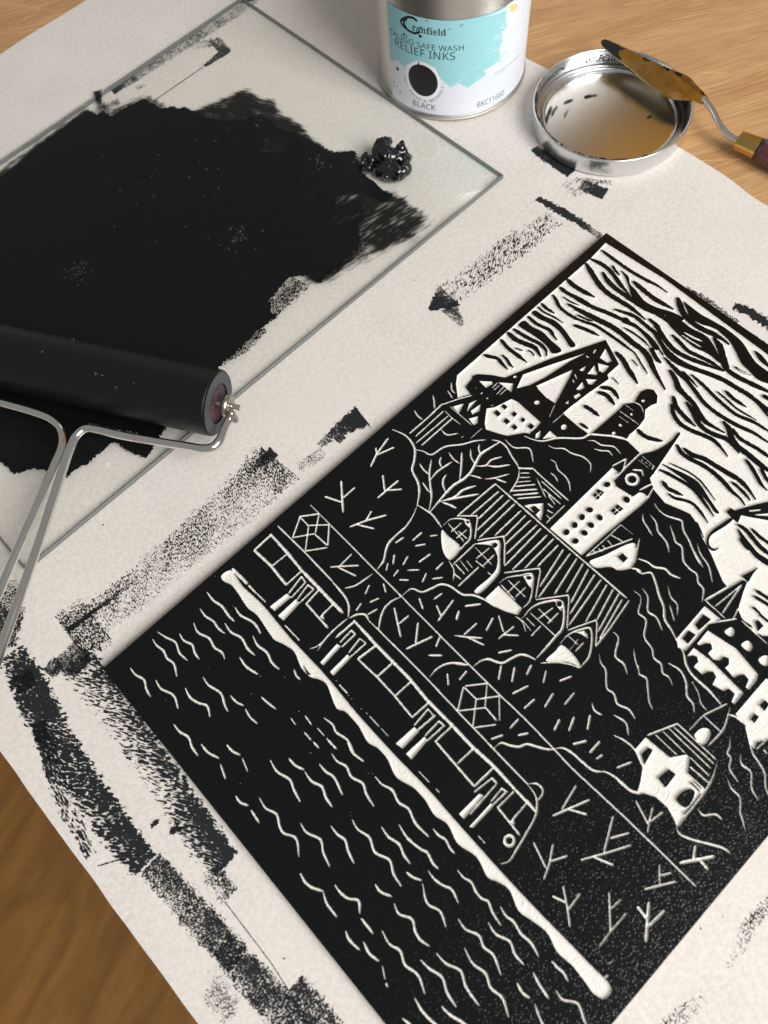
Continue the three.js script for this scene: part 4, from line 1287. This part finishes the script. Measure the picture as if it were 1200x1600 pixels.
// ---------------------------------------------------------------- the roller
function tube(points, r, smoothness = 12, cap = true) {
  const c = new THREE.CatmullRomCurve3(points, false, 'centripetal'), parts = [new THREE.TubeGeometry(c, points.length * smoothness, r, 16, false)];
  if (cap) for (const p of [points[0], points[points.length - 1]]) parts.push(new THREE.SphereGeometry(r, 14, 10).translate(p.x, p.y, p.z));
  return mergeGeometries(parts.map((g) => g.toNonIndexed()));
}
{
  const r = 0.0144, ang = 0.428, ax = new THREE.Vector3(Math.cos(ang), 0, Math.sin(ang)), E = new THREE.Vector3(-0.06185, GLASS_TOP + r + 0.0002, -0.186), L = 0.15;
  const g = thing('ink_roller', E.x, 0, E.z); tag(g, 'black rubber ink roller with a bent chrome wire frame', 'roller');
  const loc = (p) => p.clone().sub(g.position), lie = (geo) => geo.rotateZ(-Math.PI / 2).rotateY(-ang).translate(0, E.y, 0);     // local +y becomes the outward axis
  const profile = [[0.0092, 0], [r - 0.0008, 0], [r - 0.0002, -0.0003], [r, -0.0009], [r, -L + 0.0009], [r - 0.0008, -L], [0, -L]].map(([x, y]) => new THREE.Vector2(x, y)).reverse();
  const rubber = new THREE.MeshPhysicalMaterial({ color: new THREE.Color(0.005, 0.0053, 0.0056), roughness: 0.38, specularIntensity: 0.6, bumpMap: repeat(grain, 0.05, 0.05), bumpScale: 0.00003 }), grey = new THREE.MeshStandardMaterial({ color: new THREE.Color(0.055, 0.06, 0.066), roughness: 0.6 });
  part('rubber_roller', lie(new THREE.LatheGeometry(profile, 96)), rubber, g);
  part('end_face', lie(new THREE.RingGeometry(0.0088, r - 0.0007, 80).rotateX(-Math.PI / 2).translate(0, 0.0003, 0)), grey, g);
  const core = texture(256, 256, (u, v) => { const d = Math.hypot(u - 0.5, v - 0.5) * 2, k = fbm(u * 9, v * 9, 4), q = fbm(u * 3 + 8, v * 3, 3); return q > 0.12 ? [92 + 60 * k, 38 + 30 * k, 44 + 30 * k] : [58 + 50 * k, 52 + 45 * k, 56 + 45 * k]; }, true, false);
  part('wooden_core', lie(new THREE.CylinderGeometry(0.0091, 0.0091, 0.002, 64).translate(0, -0.0016, 0)), new THREE.MeshStandardMaterial({ map: core, roughness: 0.7 }), g);
  const brass = new THREE.MeshStandardMaterial({ color: new THREE.Color(0.46, 0.45, 0.38), metalness: 1, roughness: 0.28 });
  part('axle_pin', lie(new THREE.CylinderGeometry(0.0013, 0.0013, 0.011, 24).translate(0, 0.0048, 0)), M.chrome, g);
  const eye = new THREE.TorusGeometry(0.0033, 0.0019, 14, 40).rotateX(Math.PI / 2);
  part('frame_eye', lie(eye.translate(0.0002, 0.0042, 0)), brass, g);
  const Y = E.y, up = (a) => a.map(([x, y, h]) => loc(at(x, y, Y + (h ?? 0))));
  const stub = at(361, 646, Y + 0.003).sub(g.position), stubTo = at(367, 655, Y - 0.001).sub(g.position);
  part('wire_end', tube([stubTo, stub], 0.0017, 6), brass, g);
  part('wire_frame', tube(up([[360, 650], [351, 668], [344, 686], [333, 698], [318, 701], [290, 697], [240, 689], [190, 680], [150, 671], [133, 670], [120, 680], [110, 700], [92, 752], [60, 850], [30, 935], [0, 1018], [-60, 1180, 0.004]]), 0.00185), M.chrome, g);
  part('wire_frame', tube(up([[-200, 590], [-60, 612], [0, 629], [50, 643], [80, 655], [96, 672], [98, 694], [84, 730], [40, 830], [0, 922], [-70, 1082, 0.003]]), 0.00185), M.chrome, g);
  // dabs of ink on the chrome
  const dabs = [], rr = random(88);
  for (let k = 0; k < 34; k++) { const t = rr(), p = loc(at(mix(136, 214, t) + 2 * rr(), mix(664, 680, t) - 3 * rr(), Y + 0.0011)), q = 0.0003 + 0.0008 * rr(); dabs.push(new THREE.SphereGeometry(q, 8, 6).scale(1.3, 0.6, 0.8).translate(p.x, p.y, p.z)); }
  tag(part('ink_dabs', mergeGeometries(dabs), M.wetInk, g), null, null, null, 'stuff');
  const specks = [];
  for (const [x, y] of [[148, 581], [157, 586], [204, 597], [179, 603], [65, 547], [110, 529]]) for (let k = 0; k < 3; k++) { const d = at(x + 5 * rr(), y + 4 * rr(), 0.03).sub(EYE).normalize(), o = EYE.clone().sub(E), dp = d.clone().addScaledVector(ax, -d.dot(ax)), op = o.clone().addScaledVector(ax, -o.dot(ax)), a = dp.dot(dp), b = 2 * dp.dot(op), c = op.dot(op) - (r + 0.0001) ** 2, q = b * b - 4 * a * c; if (q < 0) continue; const p = EYE.clone().addScaledVector(d, (-b - Math.sqrt(q)) / (2 * a)); specks.push(new THREE.SphereGeometry(0.0003 + 0.0003 * rr(), 8, 6).translate(p.x - g.position.x, p.y, p.z - g.position.z)); }
  tag(part('ink_specks', mergeGeometries(specks), M.wetInk, g), null, null, null, 'stuff');
}
// ---------------------------------------------------------------- the tin of ink
{
  const R = 0.0393, r = 0.0386, H = 0.082, cx = 0.077, cz = -0.382, g = thing('ink_tin', cx, 0.0002, cz);
  tag(g, 'metal tin of black relief ink with a white and turquoise label', 'tin');
  const tinMetal = new THREE.MeshStandardMaterial({ color: new THREE.Color(0.62, 0.6, 0.56), metalness: 1, roughness: 0.34, bumpMap: repeat(grain, 0.08, 0.08), bumpScale: 0.00004 });
  const wallP = [[0, 0.0012], [R - 0.002, 0.001], [R - 0.0008, 0], [R, 0.0007], [R, 0.0026], [R - 0.0003, 0.0032], [r, 0.0036], [r, H - 0.004], [R - 0.0003, H - 0.0034], [R, H - 0.002], [R - 0.0005, H], [R - 0.003, H - 0.0005], [r - 0.004, H - 0.006], [r - 0.0045, 0.004], [0, 0.004]].map(([x, y]) => new THREE.Vector2(x, y));
  part('tin_body', new THREE.LatheGeometry(wallP, 160), tinMetal, g);
  part('bottom_seam', new THREE.TorusGeometry(R - 0.0003, 0.00055, 10, 160).rotateX(Math.PI / 2).translate(0, 0.0016, 0), tinMetal, g);
  const lr = r + 0.00015, hit = (px, py) => { const d = at(px, py, -0.1).sub(EYE), ox = EYE.x - cx, oz = EYE.z - cz, a = d.x * d.x + d.z * d.z, b = 2 * (ox * d.x + oz * d.z), c = ox * ox + oz * oz - lr * lr, t = (-b - Math.sqrt(Math.max(0, b * b - 4 * a * c))) / (2 * a), p = EYE.clone().addScaledVector(d, t); return [Math.atan2(p.x - cx, p.z - cz), p.y - 0.0002]; };
  const left = hit(609, 80)[0], span = 5.5, top = hit(710, 32)[1], bottom = hit(712, 180)[1], W = 2048, h = Math.round(W * (top - bottom) / (span * lr));
  const c = document.createElement('canvas'); c.width = W; c.height = h; const k = c.getContext('2d');
  const to = (px, py) => { const [a, y] = hit(px, py); return [(a - left) / span * W, (top - y) / (top - bottom) * h]; }, tile = (x, y) => to(560 + x / 4, y / 4);
  k.fillStyle = '#dfe3ec'; k.fillRect(0, 0, W, h);
  // brushed patch of turquoise
  const patch = [[150, 20], [190, 30], [400, 105], [600, 130], [800, 105], [930, 62], [918, 110], [932, 160], [898, 200], [905, 250], [878, 300], [892, 360], [850, 402], [782, 440], [800, 462], [720, 522], [682, 550], [625, 520], [575, 545], [512, 490], [480, 420], [400, 390], [310, 400], [288, 415], [240, 375], [190, 380], [150, 360]].map(([x, y]) => tile(x, y));
  k.fillStyle = '#9ad2da'; k.beginPath(); patch.forEach(([x, y], i) => k[i ? 'lineTo' : 'moveTo'](x, Math.max(y, i < 6 ? -5 : 0))); k.lineTo(patch[0][0], patch[0][1]); k.fill();
  { const x0 = patch[5][0], q = random(4); k.fillRect(0, 0, patch[3][0], 12); k.fillRect(patch[3][0], 0, patch[5][0] - patch[3][0], 10);
    for (let i = 0; i < 60; i++) { const [x, y] = tile(mix(560, 900, q()), mix(300, 530, q())); k.strokeStyle = q() < 0.5 ? 'rgba(150,212,220,0.8)' : 'rgba(200,228,234,0.7)'; k.lineWidth = 1 + 2 * q(); k.beginPath(); k.moveTo(x, y); k.lineTo(x + 18 + 26 * q(), y - 8 - 8 * q()); k.stroke(); }
    for (let i = 0; i < 46; i++) { const [x, y] = tile(mix(840, 905, q()), mix(130, 400, q())); k.strokeStyle = q() < 0.5 ? 'rgba(154,210,218,0.9)' : '#dfe3ec'; k.lineWidth = 1 + 2.4 * q(); k.beginPath(); k.moveTo(x, y); k.lineTo(x + 16 + 20 * q(), y - 4 + 10 * q()); k.stroke(); } }
  k.fillStyle = '#e8cf86'; k.beginPath(); for (const [i, p] of [[940, 40], [990, 20], [1000, 45], [955, 78]].entries()) { const [x, y] = tile(...p); k[i ? 'lineTo' : 'moveTo'](x, y); } k.fill();
  const word = (text, x0, y0, x1, y1, cap, font, colour, weight = '') => {                       // from the start of its baseline to the end, in the zoomed view of the tin
    const [a, b] = tile(x0, y0), [d, e] = tile(x1, y1), [, u] = tile((x0 + x1) / 2, (y0 + y1) / 2 - cap), [, v] = tile((x0 + x1) / 2, (y0 + y1) / 2), size = Math.abs(v - u) / 0.72;
    k.save(); k.translate(a, (b + e) / 2); k.font = `${weight} ${size.toFixed(1)}px ${font}`; k.fillStyle = colour; const wd = k.measureText(text).width; k.scale((d - a) / wd, 1); k.fillText(text, 0, 0); k.restore();
  };
  const dark = '#27444a', line = (pts, wd, col) => { k.strokeStyle = col; k.lineWidth = wd; k.lineCap = 'round'; k.beginPath(); pts.map((p) => tile(...p)).forEach(([x, y], i) => k[i ? 'lineTo' : 'moveTo'](x, y)); k.stroke(); };
  word('ranfield', 335, 190, 550, 222, 40, 'serif', '#14181a', 'bold');
  line([[362, 128], [340, 110], [310, 106], [280, 116], [264, 132], [272, 152], [290, 172], [318, 194], [350, 208], [378, 204]], 11, '#14181a');
  line([[300, 118], [286, 128], [284, 148], [298, 172]], 10, '#14181a');
  word('™', 556, 190, 580, 194, 12, 'sans-serif', '#14181a');
  word('CALIGO SAFE WASH', 196, 208, 664, 308, 36, 'sans-serif', dark);
  word('RELIEF INKS', 226, 278, 608, 374, 48, 'sans-serif', dark);
  { const [x, y] = tile(400, 505), rx = Math.abs(tile(490, 505)[0] - tile(310, 505)[0]) / 2, ry = Math.abs(tile(400, 600)[1] - tile(400, 408)[1]) / 2;
    k.fillStyle = '#f1f2f5'; k.beginPath(); k.ellipse(x, y, rx * 1.2, ry * 1.2, 0, 0, 7); k.fill(); k.fillStyle = '#131414'; k.beginPath(); k.ellipse(x, y, rx, ry, 0, 0, 7); k.fill();
    const s = 'OIL BASED & WASHABLE'; k.fillStyle = '#4a5158'; k.font = `${(ry * 0.24).toFixed(1)}px sans-serif`;
    [...s].forEach((ch, i) => { const a = mix(2.95, 0.2, i / (s.length - 1)); k.save(); k.translate(x + Math.cos(a) * rx * 1.4, y + Math.sin(a) * ry * 1.4); k.rotate(a - Math.PI / 2); k.fillText(ch, -3, 0); k.restore(); }); }
  word('BLACK', 338, 655, 482, 690, 34, 'sans-serif', '#3c4247');
  word('BKC11660', 738, 672, 908, 596, 34, 'sans-serif', '#5a6168');
  word('Contact Cranfield', 850, 452, 998, 372, 15, 'sans-serif', '#9aa2ab');
  for (const [a, b] of [[[970, 180], [1050, 110]], [[965, 75], [1040, 15]], [[960, 325], [1030, 262]], [[930, 405], [1020, 325]]]) line([a, b], 1.2, '#b3bac2');
  line([[655, 285], [765, 290]], 1, '#7fb4bd');
  { const q = random(15); k.fillStyle = '#16181a'; for (const [x, y, s] of [[376, 95, 6], [312, 100, 3], [386, 226, 5], [390, 172, 4], [374, 400, 4], [378, 388, 3], [245, 430, 5], [640, 160, 3], [655, 152, 2], [222, 512, 3], [240, 540, 2.5], [262, 575, 3], [210, 490, 2], [425, 130, 2], [285, 215, 5], [300, 225, 3]]) { const [a, b] = tile(x, y); k.beginPath(); k.ellipse(a, b, s * (0.7 + q()), s * (1 + 1.4 * q()), q() * 3, 0, 7); k.fill(); } k.fillStyle = 'rgba(40,44,48,0.75)'; for (const pts of [[[180, 300], [182, 480], [186, 540]], [[205, 500], [225, 520], [218, 545]]]) line(pts, 2.5, 'rgba(40,44,48,0.7)'); }
  const map = new THREE.CanvasTexture(c); map.colorSpace = THREE.SRGBColorSpace;
  const lab = new THREE.CylinderGeometry(lr, lr, top - bottom, 200, 1, true, left, span).translate(0, (top + bottom) / 2, 0);
  part('paper_label', lab, new THREE.MeshPhysicalMaterial({ map, roughness: 0.42, specularIntensity: 0.8 }), g);
}
// ---------------------------------------------------------------- the upturned lid
const LID = { x: 0.1483, z: -0.3262, R: 0.0395, h: 0.0104 };
{
  const { R, h } = LID, g = thing('tin_lid', LID.x, 0.0003, LID.z); tag(g, 'upturned silver tin lid smeared with a little black ink', 'tin lid');
  const P = (a) => a.map(([x, y]) => new THREE.Vector2(x, y));
  const silver = new THREE.MeshStandardMaterial({ color: new THREE.Color(0.74, 0.745, 0.75), metalness: 1, roughness: 0.27 }), panel = new THREE.MeshStandardMaterial({ color: new THREE.Color(0.69, 0.69, 0.675), metalness: 1, roughness: 0.2, bumpMap: repeat(grain, 0.02, 0.02), bumpScale: 0.000012 });
  part('lid_wall', new THREE.LatheGeometry(P([[R - 0.006, 0.0005], [R - 0.0012, 0.0001], [R - 0.0003, 0.0008], [R, h - 0.0012], [R + 0.0001, h - 0.0004], [R - 0.0004, h], [R - 0.001, h - 0.0003], [R - 0.0014, h - 0.0012], [R - 0.0018, 0.0022], [R - 0.0026, 0.0012], [R - 0.0046, 0.0011], [R - 0.0052, 0.002], [R - 0.0054, 0.0034], [R - 0.0060, 0.0038], [R - 0.0066, 0.0033], [R - 0.0070, 0.00195]]), 200), silver, g);
  part('lid_panel', new THREE.LatheGeometry(P(Array.from({ length: 14 }, (_, i) => { const q = i / 13 * (R - 0.0070); return [q, 0.0029 - 0.0009 * (q / 0.0325) ** 2]; })), 160), panel, g);
  // ink on the inside of the wall and on the panel
  let q = 0;
  const onWall = (a0, a1, y0, y1, den) => { const sd = (q += 9.1), nx = Math.ceil((a1 - a0) * 0.038 / 0.0002), ny = Math.ceil((y1 - y0) / 0.0002), f = new Float32Array(nx * ny); for (let j = 0; j < ny; j++) for (let i = 0; i < nx; i++) { const e = Math.min(i, nx - 1 - i, j, ny - 1 - j) / 6; f[j * nx + i] = den + 0.8 * n2(i / 9 + sd, j / 6) + 0.4 * n2b(i / 3, j / 3 + sd) - Math.max(0, 1 - e); }
    const pt = (i, j) => { const a = a0 + (a1 - a0) * i / (nx - 1), y = y0 + (y1 - y0) * j / (ny - 1), rr = mix(R - 0.00185, R - 0.0015, (y - 0.0022) / (h - 0.0034)); return [Math.sin(a) * rr, y, Math.cos(a) * rr]; };
    part('ink_smear', sheet(f, nx, ny, pt, { flat: false, up: (i) => { const a = a0 + (a1 - a0) * i / (nx - 1); return [-Math.sin(a), 0, -Math.cos(a)]; } }), M.smudge, g); };
  onWall(-2.75, -2.1, 0.004, 0.0085, -0.08); onWall(-2.1, -1.55, 0.002, 0.0088, 0.1); onWall(-1.6, -1.0, 0.003, 0.009, 0.05); onWall(2.75, 3.25, 0.003, 0.0088, -0.15); onWall(1.35, 2.1, 0.0025, 0.0085, 0.2); onWall(2.1, 2.7, 0.003, 0.008, -0.15);
  const dab = (px, py, hx, hy, den) => { const y = 0.0031, c = at(px, py, y); smudge([[px - hx, py + hy], [px + hx, py - hy]], [Math.max(2, hx * 0.5)], [den, den], { parent: g, y, name: 'ink_smear', cell: 0.0002, square: false, scale: 0.7 }); };
  dab(856, 180, 5, 12, 0.25); dab(866, 172, 4, 6, 0.1); dab(888, 158, 5, 2, 0.2); dab(885, 176, 3, 6, -0.1); dab(923, 150, 7, 1, 0.15); dab(1015, 182, 2.4, 1, 1); dab(905, 250, 9, -4, -0.1);
  // ink along the rim
  const r = random(61), rim = [];
  for (let k = 0; k < 90; k++) { const a = mix(-2.4, 0.25, r() ** 0.8) , s = 0.0002 + 0.00045 * r(); rim.push(new THREE.SphereGeometry(s, 7, 5).scale(1.5, 0.5, 1).rotateY(a).translate(Math.sin(a) * (R - 0.0009 - 0.0004 * r()), h - 0.0006 * r(), Math.cos(a) * (R - 0.0009 - 0.0004 * r()))); }
  for (let k = 0; k < 40; k++) { const a = mix(1.0, 2.1, r()), s = 0.0002 + 0.0004 * r(); rim.push(new THREE.SphereGeometry(s, 7, 5).scale(1.5, 0.6, 1).rotateY(a).translate(Math.sin(a) * (R - 0.0052), 0.0036, Math.cos(a) * (R - 0.0052))); }
  tag(part('rim_ink', mergeGeometries(rim), M.smudge, g), null, null, null, 'stuff');
}
// ---------------------------------------------------------------- the palette knife resting on the lid
{
  const top = LID.h + 0.0008, c = at(1060, 140, top), g = thing('palette_knife', c.x, 0, c.z); tag(g, 'golden bladed palette knife with brass ferrule and dark red handle resting on lid', 'palette knife');
  const outline = [[939, 65], [943, 62.5], [950, 63.5], [978, 75], [1008, 90], [1032, 101], [1056, 111], [1077, 121], [1089, 134], [1101, 147], [1107, 158], [1098, 162.5], [1086, 157.5], [1068, 155], [1047, 151], [1032, 142], [1014, 129], [996, 115], [969, 93], [954, 82], [942, 72]].map(([x, y]) => at(x, y, top).sub(g.position));
  const shape = new THREE.Shape(new THREE.CatmullRomCurve3(outline.map((p) => new THREE.Vector3(p.x, -p.z, 0)), true, 'centripetal').getPoints(160).map((p) => new THREE.Vector2(p.x, p.y)));
  const blade = new THREE.ExtrudeGeometry(shape, { depth: 0.0003, bevelEnabled: true, bevelThickness: 0.0001, bevelSize: 0.0001, bevelOffset: -0.0001, bevelSegments: 2 }).rotateX(-Math.PI / 2).translate(0, top - 0.0004, 0);
  // the springy blade sags a little between the rim's two sides and leans towards its lower edge
  const tipP = outline[1], heelP = outline[10], run = heelP.clone().sub(tipP).setY(0), runL = run.length(); run.normalize();
  const bendY = (x, z) => { const t = ((x - tipP.x) * run.x + (z - tipP.z) * run.z) / runL, w = (z - tipP.z) * run.x - (x - tipP.x) * run.z; return 0.0016 * ((t - 0.5) ** 2 - 0.25) * 4 * 0.5 - 0.07 * (w - 0.006); };
  const bent = (geo) => { const p = geo.attributes.position; for (let v = 0; v < p.count; v++) p.setY(v, p.getY(v) + bendY(p.getX(v), p.getZ(v))); geo.computeVertexNormals(); return geo; };
  const gold = texture(512, 512, (u, v) => { const a = fbm(u * 6, v * 6, 4), b = fbm(u * 2.5 + 7, v * 2.5, 3), grey = step(0.4, 0.6, b); return [mix(186 + 22 * a, 205, grey), mix(166 + 20 * a, 196, grey), mix(112 + 18 * a, 176, grey)]; }, true);
  part('blade', bent(flatUV(blade)), new THREE.MeshStandardMaterial({ map: repeat(gold, 0.07, 0.07), metalness: 1, roughness: 0.22 }), g);
  const bent2 = (geo) => { const p = geo.attributes.position; for (let v = 0; v < p.count; v++) p.setY(v, p.getY(v) + bendY(p.getX(v), p.getZ(v))); return geo; };
  const inkOn = (add, patch) => bent2(film('ink_patch', add, [], { y: top + 0.00012, cell: 0.00018, rough: 0.6, blur: 2, big: 200, material: M.ink, parent: g, patch }).geometry);
  inkOn([[[939, 65], [943, 62.5], [950, 63.5], [962, 69], [976, 76], [966, 80], [972, 92], [962, 88], [952, 80], [942, 72]]]);
  inkOn([[[1001, 87], [1010, 91], [1022, 98], [1008, 94]], [[1032, 101], [1048, 108], [1044, 111]], [[1052, 110], [1066, 116], [1064, 122], [1056, 117]], [[970, 94], [990, 110], [1000, 119], [984, 108]], [[1090, 136], [1101, 148], [1098, 150]]]);
  const pts = [[1100, 156, top], [1107, 164, top - 0.0002], [1114, 174, top - 0.0006], [1121, 188, 0.0098], [1128, 200, 0.0088], [1138, 211, 0.0078], [1150, 218, 0.0074], [1162, 223, 0.0074]].map(([x, y, h]) => at(x, y, h).sub(g.position));
  part('shank', tube(pts, 0.0015), M.steel, g);
  const f0 = at(1153, 219, 0.0074), f1 = at(1184, 232, 0.0074), dir = f1.clone().sub(f0).normalize(), turn = (geo, p) => { geo.applyQuaternion(new THREE.Quaternion().setFromUnitVectors(new THREE.Vector3(0, 1, 0), dir)); const q = p.clone().sub(g.position); return geo.translate(q.x, q.y, q.z); };
  const len = f1.distanceTo(f0), V = (a) => a.map(([x, y]) => new THREE.Vector2(x, y));
  part('ferrule', turn(new THREE.LatheGeometry(V([[0, 0], [0.0040, 0], [0.0045, 0.0004], [0.0047, len * 0.5], [0.0050, len - 0.0004], [0.0049, len]]), 64), f0), new THREE.MeshStandardMaterial({ color: new THREE.Color(0.66, 0.43, 0.13), metalness: 1, roughness: 0.27 }), g);
  part('rivet', new THREE.SphereGeometry(0.0006, 12, 8).translate(...at(1172, 213, 0.0105).sub(g.position).toArray()), M.steel, g);
  const red = new THREE.MeshPhysicalMaterial({ color: new THREE.Color(0.085, 0.022, 0.026), roughness: 0.35, clearcoat: 0.4, clearcoatRoughness: 0.3 });
  part('handle', turn(new THREE.LatheGeometry(V([[0, 0], [0.0049, 0], [0.0056, 0.004], [0.0064, 0.012], [0.007, 0.025], [0.0072, 0.045], [0.0066, 0.07], [0.005, 0.088], [0.0025, 0.095], [0, 0.096]]), 64), f1), red, g);
}
renderer.render(scene, camera);
